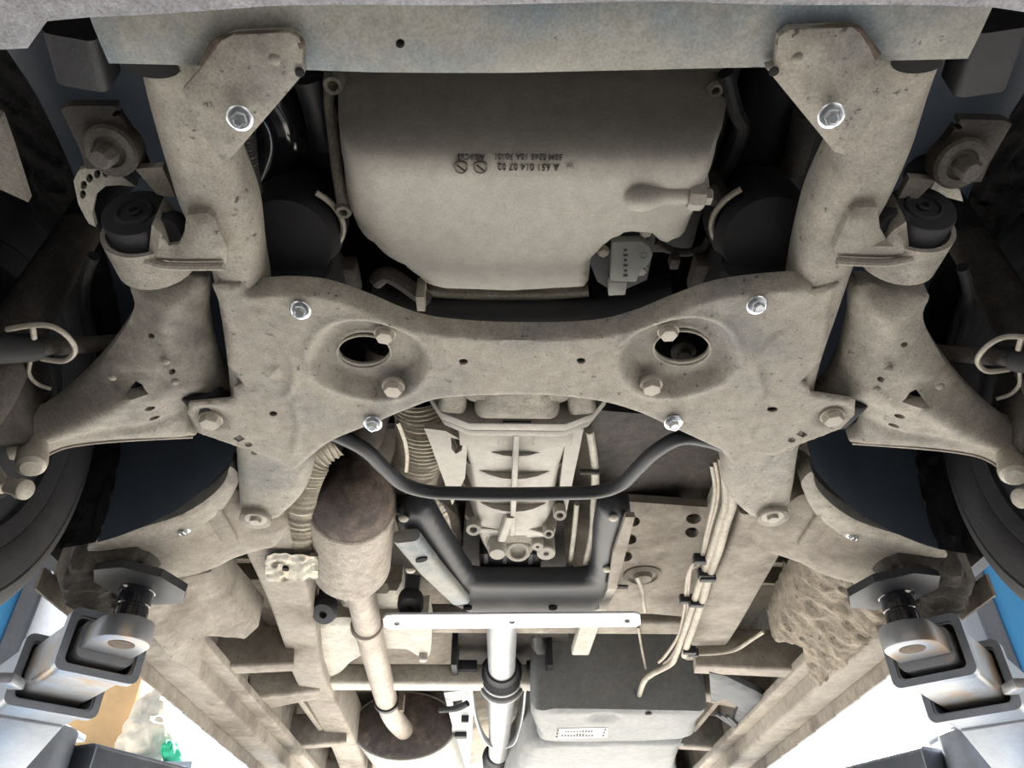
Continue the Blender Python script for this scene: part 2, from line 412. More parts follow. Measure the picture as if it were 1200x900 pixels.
# front floor cross members under the wheel arches
TL = tilt(90, 680, .615, 320, 620, .725)
cm = [(72,672), (110,648), (165,628), (232,604), (268,580), (300,596), (334,610), (326,640), (306,652), (250,668), (186,690), (152,714), (98,712)]
g = sheet(cr(PP(cm, TL), 3, True), lambda x, y, d: TL[0]+TL[1]*x+.006*np.sin(x*30), step=.02, rim=.02, rise=.012, wall=.10)
for k, sg in enumerate((0, 1)):
    o = mk('cross_member', mirror(g) if sg else g, 'body', ub)
    gb = loft([P(246, 596, TL)+Vector((0, 0, .004)), P(268, 634, TL)+Vector((0, 0, .004))], [rrect(.035, .012, .004)]*2)
    mk('pressed_rib', mirror(gb) if sg else gb, 'body', o)
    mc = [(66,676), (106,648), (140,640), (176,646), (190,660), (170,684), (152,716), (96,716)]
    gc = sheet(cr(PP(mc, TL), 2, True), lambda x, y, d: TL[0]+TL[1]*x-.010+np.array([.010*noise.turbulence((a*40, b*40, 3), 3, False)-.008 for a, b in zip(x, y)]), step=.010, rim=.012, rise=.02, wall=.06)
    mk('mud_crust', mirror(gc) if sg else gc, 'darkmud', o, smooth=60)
    p = P(215, 620, TL); p.x *= (-1 if sg else 1)
    put('bolt', 'flange', g_flange, 'zinc', o, frame(p, DOWN) @ Matrix.Scale(.0135, 4))
# jacking panels behind them, one of them thick with dried mud
TJ = tilt(150, 715, .62, 300, 740, .73)
jp = [(140,712), (186,688), (246,674), (302,738), (286,752), (236,748), (232,795), (200,775), (165,735)]
def jz(x, y, d): return TJ[0]+TJ[1]*x+np.array([.003*noise.noise((a*30, b*30, 1)) for a, b in zip(x, y)])
gj = sheet(PP(jp, TJ), jz, step=.014, rim=.012, rise=.008, wall=.08)
mk('jacking_panel', gj, 'body', ub)
jr = [(950,655), (1010,672), (1052,690), (1066,712), (1018,752), (962,800), (948,792), (940,756), (905,748), (930,690)]
TR = tilt(1050, 715, .62, 900, 740, .73)
def jzr(x, y, d): return TR[0]+TR[1]*x+np.array([.018*noise.turbulence((a*26, b*26, 1), 4, False)-.010 for a, b in zip(x, y)])
mk('jacking_panel', sheet(PP(jr, TR), jzr, step=.009, rim=.012, rise=.008, wall=.08), 'mud', ub, label='jacking panel caked with cracked dried mud')
# sills with their spot-welded pinch flanges
for sg in (-1, 1):
    s_ = mk('sill', loft([(sg*.905, 1.50, HC+.815), (sg*.905, 5.2, HC+.815)], [rrect(.095, .36, .012)]*2), 'body', ub)
    fl = join(*[box((sg*.952, 1.46+k*.0605+.028, HC+.622+.0008*((k*7) % 3)), (.006, .0595, .046)) for k in range(62)])
    mk('pinch_flange', fl, 'body', s_, smooth=0)
    # inner lower ledge of the sill
    mk('inner_ledge', loft([(sg*.835, 1.62, HC+.70), (sg*.835, 5.2, HC+.70)], [rrect(.05, .03, .006)]*2), 'body', s_)
# outriggers from the sill to the rail, and the cross beam under the prop shaft
for sg in (-1, 1):
    xi = .60 if sg < 0 else .50
    for y, hh, wd in ((2.30, .69, .075), (3.30, .70, .07), (4.1, .70, .07)):
        g = loft([(sg*.87, y-.02, HC+hh+.06), (sg*(xi+.05), y+.02, HC+hh+.085)], [rrect(wd, .12, .01)]*2)
        mk('outrigger', g, 'body', ub)
    g = join(loft([(sg*.87, 2.68, HC+.75), (sg*.66, 2.73, HC+.80)], [rrect(.17, .10, .012), rrect(.10, .10, .012)]))
    mk('outrigger', g, 'body', ub, label='wide pressed outrigger with creased gusset')
    # thin wire stiffeners and inner panels between outriggers
    for y in (1.80, 1.93):
        mk('stiffener', loft([(sg*.84, y, HC+.84), (sg*.58, y+.03, HC+.86)], [rrect(.012, .05, .004)]*2), 'body', ub)
    mk('inner_panel', loft([(sg*.74, 2.80, HC+.86), (sg*.74, 3.25, HC+.86)], [rrect(.02, .2, .005)]*2), 'body', ub)
mk('cross_beam', loft([(-.70, 2.74, HC+.815), (.66, 2.74, HC+.815)], [rrect(.085, .07, .012)]*2), 'cream', ub)
mk('cross_beam', loft([(-.60, 2.30, HC+.86), (.60, 2.30, HC+.86)], [rrect(.10, .06, .012)]*2), 'body', ub)
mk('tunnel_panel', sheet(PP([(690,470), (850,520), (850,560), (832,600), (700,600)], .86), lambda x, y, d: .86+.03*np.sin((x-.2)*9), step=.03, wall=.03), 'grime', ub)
# sheet-metal floor beside the gearbox with round access holes
pk = [(712,600), (716,590), (830,598), (845,560), (862,600), (852,660), (836,712), (826,728), (760,722), (690,722), (694,706), (716,640)]
hs_ = [ell(u, v, ru, rv, .84) for u, v, ru, rv in ((742,611,8,6), (738,632,8,6), (733,652,8,6), (813,608,9,6), (811,624,8,6))]
mk('access_panel', sheet(PP(pk, .84), .84, hs_, step=.03, rim=.012, rise=.008, wall=.02), 'body', ub)
gm = ub.children[-1]
mk('grommet', lathe([(.050,-.01), (.050,.006), (.040,.012), (.036,.004), (.026,.006), (.022,.018), (.012,.02)], frame(P(753, 672, .84), DOWN), 22), 'body', gm)
mk('slot_cover', box(P(724, 688, .838), (.055, .018, .004)), 'grime', gm)

# ================================================================== FRONT BUMPER LIP AND CROSS BEAM
lip = [(-80,-70), (1280,-70), (1280,22), (1200,17), (1170,13), (1080,10), (1000,8), (800,6), (600,7), (310,11), (200,17), (103,23), (33,31), (29,61), (-80,66)]
mk('bumper_lip', sheet(PP(lip, .60), lambda x, y, d: .60+.002*np.sin(x*25), step=.025, rim=.006, rise=.004, wall=.05), 'bumper',
   label='scuffed grey bumper lip along the top edge ahead of the crossbar', cat='bumper')
HB = .655
cb = thing('front_crossbar', 'long flat steel crossbar with two bolted gusset plates ahead of the oil pan', 'crossbar', P(620, 50, HB))
bm_ = [(96,4), (310,-8), (1172,-8), (1150,40), (1135,70), (1090,71), (1000,73), (906,81), (760,85), (600,87), (440,86), (352,84), (235,80), (126,77), (110,40)]
g = sheet(PP(bm_, HB), lambda x, y, d: HB+.0015*np.sin(x*14), [ell(469, 50, 5.5, 5.5, HB, 14)], step=.02, rim=.004, rise=.003, wall=.045)
mk('beam', g, 'dust_blue', cb)
HG = .640
def gusset(poly, b, dm, dm2, weld):
    o = mk('gusset_plate', sheet(PP(poly, HG), HG, step=.014, rim=.005, rise=.004, wall=.010), 'dust', cb)
    mk('weld_seam', tube([P(u, v, HG+.008) for u, v in weld], [.0042+.001*math.sin(k*2.3) for k in range(len(weld))], 8, sm=4), 'rust', o)
    bolt(o, b[0], b[1], HG-.012, 15.5, axis=(.12*b[2], -.25, -1), label='bright zinc flange bolt')
    bolt(o, b[0]+b[2]*4, b[1]-10, HG+.001, 10, 'dark', 'disc', name='bolt_hole')
    bolt(o, dm[0], dm[1], HG, 7, 'dust', 'dome', name='rivet')
    bolt(o, dm2[0], dm2[1], HG+.0012, 6, 'hole', 'disc', name='drain_hole')
    return o
gusset([(259,50), (272,44), (338,41), (349,47), (354,62), (352,78), (357,87), (269,189), (258,190), (240,165), (213,108), (236,82), (250,60)], (281,138,1), (322,70), (351,85),
       [(240,74), (252,54), (262,45), (285,43), (320,41), (342,41), (351,50), (353,62)])
gusset([(914,46), (926,38), (1000,35), (1010,42), (1028,72), (1046,104), (1003,176), (991,184), (979,181), (899,83), (909,80), (912,62)], (974,135,-1), (934,68), (907,84),
       [(914,52), (920,41), (935,37), (970,35), (1000,34), (1012,44), (1026,66)])

# ================================================================== SUBFRAME
HS = .685
sf = thing('front_subframe', 'dusty pressed-steel front subframe with two tubular legs and a wide bolted centre plate', 'subframe', P(612, 420, HS))
legs = [(192,40), (200,85), (213,140), (230,200), (251,260), (271,318), (284,380), (293,440), (304,500), (319,546), (316,578), (304,606)]
legw = [86, 88, 88, 86, 88, 64, 60, 60, 70, 88, 78, 52]
gl = rail(legs, [.675,.675,.68,.685,.688,.690,.692,.694,.696,.698,.700,.700], .075, legw, r=.028)
legsr = [(1075,40), (1066,80), (1048,130), (1028,190), (1000,250), (975,310), (955,380), (935,440), (915,500), (893,545), (893,580), (902,604)]
legwr = [90, 92, 92, 92, 92, 74, 62, 60, 70, 88, 78, 52]
gr = rail(legsr, [.675,.675,.68,.685,.688,.690,.692,.694,.696,.698,.700,.700], .075, legwr, r=.028)
for g, hb, lb in ((gl, (300,609), 0), (gr, (905,606), 1)):
    o = mk('side_leg', g, 'dust', sf)
    p = P(hb[0], hb[1]-4, .70)
    mk('mounting_boss', lathe([(.030,-.06), (.030,.010), (.024,.014)], frame(p, DOWN), 24), 'dust', o)
    bolt(o, hb[0], hb[1]-2, .688, 13, 'boltdust', 'washer', name='mounting_bolt')
for u, v in ((181,79), (1074,73)):
    mk('slot', lathe([(.024,-.003), (.024,.002)], frame(P(u, v, .676), DOWN), 24, sy=.42), 'hole', sf)
# centre plate
front = [(296,327), (318,325), (345,324), (385,328), (430,343), (475,362), (520,373), (600,378), (690,376), (740,365), (790,345), (840,328), (900,320), (950,317)]
right = [(952,342), (984,334), (974,362), (970,400), (962,425), (940,448), (948,453), (950,462), (1003,470), (1002,488), (986,504), (905,535), (880,532), (858,545)]
bot = [(846,529), (790,503), (750,485), (710,473), (660,466), (600,464), (520,468), (480,480), (437,498), (390,517), (366,534)]
left = [(345,552), (315,538), (232,509), (219,486), (221,474), (272,469), (274,455), (284,451), (266,428), (264,385), (257,357), (248,336), (281,334), (291,343)]
fr = cr([tuple(p) for p in PP(front, HS+.022)], 4)
outl = fr+PP(right, HS)+cr([tuple(p) for p in PP(bot, HS)], 4)+PP(left, HS)
frl = [(p.x, p.y) for p in fr]
pockL, pockR = (P(432, 424, HS), sz(64, P(432, 424, HS))), (P(795, 421, HS), sz(64, P(795, 421, HS)))
def ridge(px, q, wd, amp):
    d = segdist(q, [(p.x, p.y) for p in cr([tuple(p) for p in PP(px, HS)], 6)], False); return amp*np.exp(-(d/wd)**2)
def plate_z(x, y, d):
    q = np.stack([x, y], 1); z = np.full(len(x), HS)
    df = segdist(q, frl, False); e = np.clip(1-df/.011, 0, 1); z += .016*e**1.1
    for (c, r), sg in ((pockL, 1), (pockR, -1)):
        a = math.radians(28)*sg; dx, dy = x-c.x, y-c.y
        xr, yr = dx*math.cos(a)+dy*math.sin(a), -dx*math.sin(a)+dy*math.cos(a)
        k = (np.abs(xr/(r*1.0))**2.4+np.abs(yr/(r*1.05))**2.4)**(1/2.4)
        s = np.clip((1.06-k)/.26, 0, 1); z += .022*s*s*(3-2*s)
        z -= .0025*np.exp(-((k-1.1)/.07)**2)
    for px in ([(306,366), (330,398), (344,424), (345,445), (336,464)], [(915,392), (893,412), (885,430), (893,452), (888,480), (876,515)], [(345,470), (350,500), (345,530)], [(320,440), (322,432)]):
        z += ridge(px, q, .006, -.004)
    for (u, v) in ((247,490), (975,487)):
        c = P(u, v, HS); rr_ = np.hypot(x-c.x, y-c.y); z += .010*np.exp(-(rr_/.026)**4)
    return z
holes = [ell(425, 422, 31, 18.5, HS, 30), ell(801, 418, 33, 20, HS, 30)]
for u, v, a, b in ((543,424,5.5,3.6), (681,423,5.5,3.6), (320,485,5,3), (905,480,6.5,3.2), (291,521,4.5,2.8), (928,516,4.5,2.8)): holes.append(ell(u, v, a, b, HS, 12))
for s, u, v in ((1,280,514), (-1,940,509)): holes.append(PP([(u-7,v), (u+1*s,v-4.5), (u+7,v+.5), (u-1*s,v+4)], HS))
pl = mk('centre_plate', sheet(outl, plate_z, holes, step=.0058, rim=.004, rise=.003, wall=.004), 'dust', sf, smooth=50)
for (u, v, a, b) in ((425,422,31,18.5), (801,418,33,20)):
    mk('hole_rim', tube([p+Vector((0, 0, .016)) for p in ell(u, v, a+1, b+.6, HS, 36)]+[ell(u, v, a+1, b+.6, HS, 36)[0]+Vector((0, 0, .016))], .0022, 8), 'dust', pl)
bolt(pl, 801, 412, .74, 15, 'grime', 'washer', name='recessed_nut')
for u, v in ((352,363), (887,357), (437,496), (789,495)):
    bolt(pl, u, v, HS-.006, 12.5 if v < 400 else 11, axis=(0, -.3, -1), label='bright zinc flange bolt')
    bolt(pl, u+1, v-7, HS+.0012, 9, 'grime', 'disc', name='bolt_hole')
for u, v, r in ((451,391,11), (461,453,11.5), (783,388,11), (763,451,11.5)): bolt(pl, u, v, HS+(.012 if v < 400 else .004), r, 'boltdust', 'hex', name='hex_bolt')
for u, v in ((247,491), (975,487)): bolt(pl, u, v, HS+.006, 12, 'boltdust', 'hex', name='hex_bolt')
for u, v in ((298,531), (921,525)): bolt(pl, u, v, HS+.0012, 4, 'grime', 'disc', name='drain_hole')
# front bushing brackets with their horizontal rubber bushings
def saddle(u, v, h, sg):
    c = P(u, v, h); r = sz(39, c); L = .075
    out = lathe([(r*.97, 0), (r, .003), (r, L), (r*.9, L)], frame(c, (0, 1, 0.05)), 32)
    band = []
    N = 18; y0, y1 = .026, .080
    ring = []
    for k in range(N+1):
        a = PI*.93+(2.02*PI-PI*.93)*k/N if sg < 0 else PI*.98+(2.07*PI-PI*.98)*k/N
        ring.append((a, r*1.10))
    V, Fc = [], []
    for a, q in ring:
        for rr_, yy in ((q, y0), (q*1.14, y0), (q*1.14, y1), (q, y1)): V.append(c+Vector((rr_*math.cos(a), yy, rr_*math.sin(a))))
    for k in range(N):
        for j in range(4): a, b = k*4+j, k*4+(j+1) % 4; Fc.append((a, b, b+4, a+4))
    Fc += [(3,2,1,0), tuple(range(N*4, N*4+4))]
    return c, r, out, (V, Fc)
for sg, cu, cv, poly in ((-1, 158, 249, [(176,268), (186,277), (196,292), (207,291), (214,280), (217,256), (242,254), (250,260), (265,296), (263,312), (200,312), (172,306)]),
                         (1, 1082, 243, [(1064,264), (1050,273), (1040,284), (1033,272), (1030,247), (1005,247), (998,252), (979,296), (981,306), (1040,308), (1068,302)])):
    c, r, out, band = saddle(cu, cv, .715, sg)
    hp = .672
    g = sheet(PP(poly, hp), hp, step=.012, rim=.006, rise=.006, wall=.05)
    o = mk('bushing_bracket', join(g, band), 'arm', sf)
    q = [P(u, v, hp-.002) for u, v in ((poly[-3][0], poly[-3][1]), (poly[-2][0], poly[-2][1]), (poly[-1][0], poly[-1][1]))]
    mk('weld_seam', tube(q, .005, 8, sm=4), 'arm', o)
    s = mk('bushing_sleeve', out, 'rubber', o)
    fm = frame(c, (0, -1, -.05))
    mk('rubber_core', join(lathe([(r*.93,-.004), (r*.93,.000), (r*.62,-.003), (r*.55,.003), (r*.50,.004), (r*.46,-.001), (r*.18,-.001)], fm, 28), lathe([(r*.2,-.02), (r*.2,.004), (r*.14,.005), (r*.12,-.01)], fm, 12)), 'rubber', o)
    mk('rubber_snubber', lathe([(.002,-.03), (.018,-.024), (.024,-.008), (.025,.012), (.02,.02)], frame(P(cu-sg*42, cv+22, .705), (0, -.5, -1)), 16), 'rubber', o)

# ================================================================== CONTROL ARMS
TA = tilt(0, 530, .625, 235, 400, .700)
arm = [(152,336), (166,330), (205,329), (238,323), (242,345), (240,380), (249,414), (261,441), (272,454), (268,466), (255,468), (236,462), (222,468), (214,482), (218,500), (228,511), (150,515), (104,519), (72,525), (46,539), (16,563), (-30,598), (-90,615), (-90,536), (-30,506), (0,498), (48,483), (86,455), (122,418), (148,382), (157,358)]
TE = (TA[0]+.028, TA[1], 0.0)
al = cr([tuple(p) for p in PP(arm, TE)], 3, True)
c1_, c2_, c3_ = P(196, 412, TA), P(160, 455, TA), P(90, 505, TA)
crest = [(-60,548), (0,530), (70,505), (110,485), (150,462)]
def arm_z(x, y, d):
    q = np.stack([x, y], 1); z = TA[0]+TA[1]*x
    e = np.clip(1-d/.058, 0, 1); z = z+.029*e**1.5
    z += .012*np.exp(-(((x-c1_.x)/.045)**2+((y-c1_.y)/.06)**2))
    k = np.hypot((x-c2_.x)/.040, (y-c2_.y)/.034); s = np.clip((1.1-k)/.4, 0, 1); z += .006*s
    cr_ = [(p.x, p.y) for p in PP(crest, TA)]; dd = segdist(q, cr_, False); z -= .016*np.exp(-(dd/.024)**2)
    gv = [(p.x, p.y) for p in PP([(20,553), (48,530), (85,513), (150,505), (215,500)], TA)]; dd = segdist(q, gv, False); z += .008*np.exp(-(dd/.010)**2)
    v1 = [(p.x, p.y) for p in PP([(205,332), (228,372), (232,410)], TA)]; dd = segdist(q, v1, False); z += .006*np.exp(-(dd/.014)**2)
    return z
ah = [ell(173, 405, 4.5, 2.8, TA, 12), ell(200, 440, 4, 2.6, TA, 12), ell(175, 480, 6, 3.2, TA, 12), ell(179, 495, 6, 2.8, TA, 12), PP([(143,463), (158,449), (166,452), (174,463)], TA)]
ga = sheet(al, arm_z, ah, step=.010, wall=.022)
edge = [p for p in PP([(226,512), (150,516), (104,520), (72,526), (46,540), (16,564), (-30,599)], TE)]
for sg in (0, 1):
    lab = 'dusty triangular control arm with pressed holes on the muffler side' if not sg else 'dusty triangular control arm with pressed holes on the fuel line side'
    f = mirror if sg else (lambda q: q)
    bp = P(60, 510, TA); bp.x *= (-1 if sg else 1)
    ca = thing('control_arm', lab, 'control arm', bp, 'front control arms')
    pr = mk('pressing', f(ga), 'arm', ca, smooth=60)
    mk('edge_flange', f(tube(cr([tuple(p) for p in edge], 4), .0026, 6)), 'boltdust', ca)
    # inner rear bushing inside the subframe ear
    c = P(246, 462, .73); gb = join(lathe([(.036,-.03), (.038,-.026), (.038,.026), (.036,.03)], frame(c, (.2, 1, 0)), 24))
    mk('rear_bushing', f(gb), 'rubber', ca)
    for u, v in ((193,426), (204,450), (130,445)):
        p = P(u, v, TA); p.z += .004; p.x *= (-1 if sg else 1)
        put('pressed_dimple', 'dome', g_dome, 'arm', ca, frame(p, DOWN) @ Matrix.Scale(.006, 4))
    # ball joint with its clamp and nut behind the outer end
    c = P(37, 541, .60)
    mk('ball_joint', f(join(lathe([(.016,-.05), (.020,-.04), (.022,0), (.020,.010), (.014,.015)], frame(c, (.35, -.2, -.9)), 20))), 'boltdust', ca)
    c = P(22, 572, .56)
    mk('joint_nut', f(join(lathe([(.012,-.045), (.012,0), (.015,.002), (.015,.014), (.012,.016)], frame(c, (.85, -.2, -.3)), 16), tube([c+Vector((-.06, .0, .04)), c+Vector((-.02, 0, .0))], .011, 10))), 'boltdust', ca)
# ================================================================== WHEELS
WC = Vector((-.79, .92, HC+.675))
def wheel(sg):
    lab = 'black tyre on a dark steel wheel on the muffler side' if sg < 0 else 'black tyre on a dark steel wheel on the fuel line side'
    wt = thing('wheel_assembly', lab, 'wheel', (sg*.91, WC.y, WC.z-.345), 'front wheels')
    m = frame((sg*.79, WC.y, WC.z), (sg, 0, 0), (0, 1, 0))       # z runs outboard from the inner face
    prof = [(.200,.030), (.205,.012), (.222,.004), (.230,.002), (.233,.006), (.236,.003), (.262,-.002), (.290,-.002), (.293,.002), (.297,.000), (.318,.008), (.330,.018), (.338,.030),
            (.343,.050), (.344,.072), (.337,.074), (.337,.080), (.345,.082), (.345,.105), (.338,.107), (.338,.113), (.345,.115), (.345,.138), (.337,.140), (.337,.146), (.344,.148), (.343,.17), (.332,.195), (.310,.216), (.24,.218), (.205,.2), (.2,.19)]
    mk('tyre', lathe(prof, m, 96), 'tyre', wt)
    mk('rim', lathe([(.205,.02), (.212,.012), (.210,.02), (.190,.028), (.178,.05), (.172,.12), (.16,.14), (.07,.15), (.05,.15)], m, 48), 'black', wt)
    mk('brake_disc', lathe([(.145,.010), (.148,.014), (.148,.034), (.145,.038), (.08,.04)], m, 40), 'grime', wt)
    mk('dust_shield', lathe([(.155,-.004), (.158,.0), (.155,.004), (.05,.006), (.05,-.002), (.1,-.006)], m, 36), 'dark', wt)
    mk('hub', lathe([(.07,-.05), (.075,-.04), (.075,.1), (.06,.11)], m, 24), 'grime', wt)
    return wt
wheel(-1); wheel(1)
# steering knuckles inside the wheels
for sg in (-1, 1):
    k = thing('steering_knuckle', 'dark cast steering knuckle inside the wheel on the %s side' % ('muffler' if sg < 0 else 'fuel line'), 'knuckle', (sg*.75, .86, HC+.52), 'steering knuckles')
    mk('upright', tube([(sg*.79, .90, HC+.54), (sg*.77, .88, HC+.64), (sg*.75, .86, HC+.78), (sg*.70, .82, HC+.95)], [.03, .04, .036, .03], 14, sm=5), 'grime', k)
    mk('strut', tube([(sg*.70, .82, HC+.93), (sg*.64, .80, HC+1.45)], [.032, .032], 18), 'dark', k)
    mk('caliper', loft([(sg*.80, .72, HC+.66), (sg*.80, .68, HC+.82)], [rrect(.07, .08, .02)]*2), 'grime', k)
# ================================================================== WHEEL ARCH LINERS
def liner(sg):
    lab = 'dark plastic wheel arch liner behind the tyre on the %s side' % ('muffler' if sg < 0 else 'fuel line')
    t = thing('wheel_arch_liner', lab, 'liner', (sg*.72, 1.25, HC+.62), 'wheel arch liners')
    # flared shell: an arc about the axle, tight at the rail and wide behind the tyre
    def fn(i, j):
        a = math.radians(-2+184*j); x = .50+.47*i
        r_ = float(np.interp(x, (.50, .55, .62, .70, .78, .86, 1.0), (.27, .33, .39, .43, .455, .465, .47)))
        h0 = float(np.interp(x, (.50, .56, .75, 1.0), (.705, .695, .650, .62)))
        r_ += .20*max(0.0, -math.cos(a))
        return (sg*x, .86+r_*math.cos(a), HC+h0+(r_*.62+.16)*math.sin(a))
    g1 = grid(14, 48, lambda i, j: fn(i*.60, j)); g2 = grid(12, 48, lambda i, j: fn(.60+i*.40, j))
    mk('shell', g1, 'liner', t, smooth=60)
    def bump(p): n = .018*noise.turbulence((p.x*45, p.y*45, p.z*45), 3, False); return Vector((p.x, p.y-n, p.z-n*.5))
    g2 = grid(28, 90, lambda i, j: bump(Vector(fn(.60+i*.40, j))))
    mk('mud_band', g2, 'linermud', t, smooth=60, kind='stuff')
    return t
liner(-1); liner(1)
# pale crescent edge panels below the liners
cres = [(270,545), (264,562), (246,581), (214,601), (168,616), (118,629), (104,644), (150,640), (205,632), (240,612), (262,594), (278,568), (281,556)]
for sg in (0, 1):
    g = sheet(cr(PP(cres, TL), 3, True), lambda x, y, d: TL[0]+TL[1]*x-.006, step=.01, rim=.004, rise=.003, wall=.03)
    mk('liner_edge_strip', mirror(g) if sg else g, 'arm', label='pale curved edge strip under the wheel arch liner on the %s side' % ('fuel line' if sg else 'muffler'), cat='trim strip', group='liner edge strips')

# ================================================================== ENGINE BLOCK, OIL PAN
eb = thing('engine_block', 'dark engine block above the cast oil pan', 'engine', (.0, .62, HC+.86))
mk('block', box((.01, .52, HC+1.12), (.50, .62, .46)), 'dark', eb, bevel=.02)
mk('front_cover', box((.01, .20, HC+1.05), (.40, .05, .30)), 'dark', eb, bevel=.015)
mk('side_cover', loft([(-.30, .25, HC+1.0), (-.30, .75, HC+1.0)], [rrect(.14, .22, .04)]*2), 'dark', eb)
mk('side_cover', loft([(.34, .25, HC+1.0), (.34, .75, HC+1.0)], [rrect(.14, .22, .04)]*2), 'dark', eb)
op = thing('oil_pan', 'pale cast aluminium engine oil pan with upside-down embossed lettering', 'oil pan', P(610, 250, .76))
hv = [60, 90, 110, 130, 150, 170, 185, 205, 290, 300, 312, 338, 350]
hh = [.905, .868, .842, .815, .791, .772, .762, .757, .757, .759, .766, .806, .83]
hf = lambda v: float(np.interp(v, hv, hh))
ys = [P(610, v, hf(v)).y-CAMP.y for v in hv]
pan = [(402,64), (846,64), (846,110), (838,160), (830,205), (832,222), (828,238), (814,245), (804,268), (795,277), (774,283), (760,270), (735,268), (708,284), (693,304), (690,334), (600,340), (520,338), (497,332), (480,318), (470,309), (445,293), (417,272), (405,246), (401,200), (399,150)]
pol = [P(u, v, hf(v)+.018) for u, v in pan]
pol = cr([tuple(p) for p in pol[:5]], 1)+[Vector(p) for p in pol[5:]]
xl0, xl1 = P(396, 210, .757).x, P(438, 210, .757).x
def pan_z(x, y, d):
    z = np.interp(y, ys, hh)
    z = z+np.clip((xl1-x)/(xl1-xl0), 0, 1)*.016+.0025*0.0
    return z
pan_o = mk('pan_casting', sheet(pol, pan_z, step=.010, rim=.022, rise=.020, wall=.10), 'alu', op, smooth=40)
# side flange with bolt ears
def strip(pts, wpx, h, th=.02):
    c = [P(u, v, h if not callable(h) else h(v)) for u, v in pts]
    q = cr([tuple(a) for a in c], 4); W = [max(a.x, .003) for a in cr([(sz(w_, p), 0, 0) for w_, p in zip(wpx, c)], 4)]
    return loft([a+Vector((0, 0, th/2)) for a in q], [rrect(a, th, .006) for a in W])
hfl = lambda v: hf(v)+.012
fl_ = mk('pan_flange', strip([(389,92), (384,120), (388,150), (392,185), (398,225), (404,250)], [22, 12, 13, 13, 14, 16], lambda v: .86-.0005*(v-90)), 'alu_dark', op)
for u, v, r, h in ((391,98,13,.852), (403,246,10,.785)):
    p = P(u, v, h); mk('flange_ear', lathe([(sz(r, p),-.02), (sz(r, p),.002), (sz(r*.85, p),.006), (sz(r*.5, p),.006), (sz(r*.45, p),-.012)], frame(p, DOWN), 20), 'alu_dark', fl_)
p = P(838, 104, .85); mk('flange_ear', lathe([(sz(11, p),-.02), (sz(11, p),.002), (sz(8, p),.006), (sz(5, p),.006), (sz(4, p),-.012)], frame(p, DOWN), 20), 'alu_dark', op)
# pipe boss with a plug on the right
c0, c1 = P(748, 231, .757), P(806, 229, .760)
mk('pipe_boss', tube([c0+Vector((-.012, 0, .008)), c0+Vector((-.006, 0, .004)), c0+Vector((.006, 0, .002)), c0*.5+c1*.5+Vector((0, 0, .006)), c1+Vector((0, 0, .004))], [.008, .017, .0185, .015, .014], 16, sm=4), 'alu', op)
mk('boss_plug', join(lathe([(.015,0), (.018,.004), (.018,.016), (.015,.02)], frame(c1, (1, .05, 0)), 8), lathe([(.011,.02), (.011,.028), (.008,.03)], frame(c1, (1, .05, 0)), 6)), 'alu', op)
def g_screw():
    g = [lathe([(1.25,-.5), (1.25,-.02), (1.2,.02), (1.02,.02), (1.0,-.3), (.9,-.12), (.86,-.05), (.14,-.05)], I4, 20)]
    return join(*g)
for u in (540, 563):
    p = P(u, 197, .757); r = sz(7, p); fm = frame(p, (0, 0, -1)) @ Matrix.Scale(r, 4)
    s = put('drain_screw', 'screw', lambda: lathe([(1.22,-.5), (1.22,0), (1.15,.06), (1.04,.05), (1.0,-.35), (.92,-.1), (.85,-.02), (.1,-.02)], I4, 20), 'alu_dark', op, fm)
    put('screw_slot', 'slot', lambda: box((0, 0, 0), (1.7, .26, .1)), 'hole', s, I4).matrix_local = Matrix.Rotation(-.75, 4, 'Z')
# embossed lettering, upside down as the camera faces the tail
def text(name, s, width, right, up, loc, m, parent, th=.0008, label=None):
    cu = bpy.data.curves.new(name, 'FONT'); cu.body = s; cu.extrude = th; cu.align_x = 'CENTER'; cu.align_y = 'CENTER'; cu.resolution_u = 3
    to = bpy.data.objects.new(name, cu); C.objects.link(to)
    bpy.context.view_layer.update()
    me = bpy.data.meshes.new_from_object(to.evaluated_get(bpy.context.evaluated_depsgraph_get()))
    xs = [v.co.x for v in me.vertices]; k = width/(max(xs)-min(xs))
    bpy.data.objects.remove(to)
    R_ = Vector(right).normalized(); U_ = Vector(up).normalized(); N_ = R_.cross(U_)
    mm = Matrix((R_*k, U_*k*1.25, N_)).transposed().to_4x4(); mm.translation = Vector(loc)
    V = [mm @ v.co for v in me.vertices]; Fc = [tuple(p.vertices) for p in me.polygons]
    return mk(name, (V, Fc), m, parent, smooth=0, label=label)
def pan_text(s, u0, u1, v):
    p = P((u0+u1)/2, v, hf(v)-.0008); return text('embossed_lettering', s, sz(u1-u0, p), (-1, 0, 0), (0, 1, 0), p, 'grime', op)
pan_text('A 651 014 07 02', 583, 655, 195.5)
pan_text('50M 0348 10A F0101', 580, 658, 183.5)
pan_text('AlSi9Cu3', 536, 568, 183.5)
p = P(668, 195.5, hf(195)); r = sz(3.8, p)
ring = [p+Vector((r*math.cos(a), r*math.sin(a), 0)) for a in [2*PI*k/20 for k in range(21)]]
mk('embossed_mark', join(tube(ring, .0006, 5), *[tube([p, p+Vector((r*math.cos(a), r*math.sin(a), 0))], .0005, 5) for a in (PI/2, PI/2+2*PI/3, PI/2+4*PI/3)]), 'alu_dark', op)
# lower rear ledge of the pan
mk('rear_ledge', strip([(500,345), (560,349), (640,349), (690,345)], [14, 14, 14, 14], .83, .02), 'alu_dark', op)
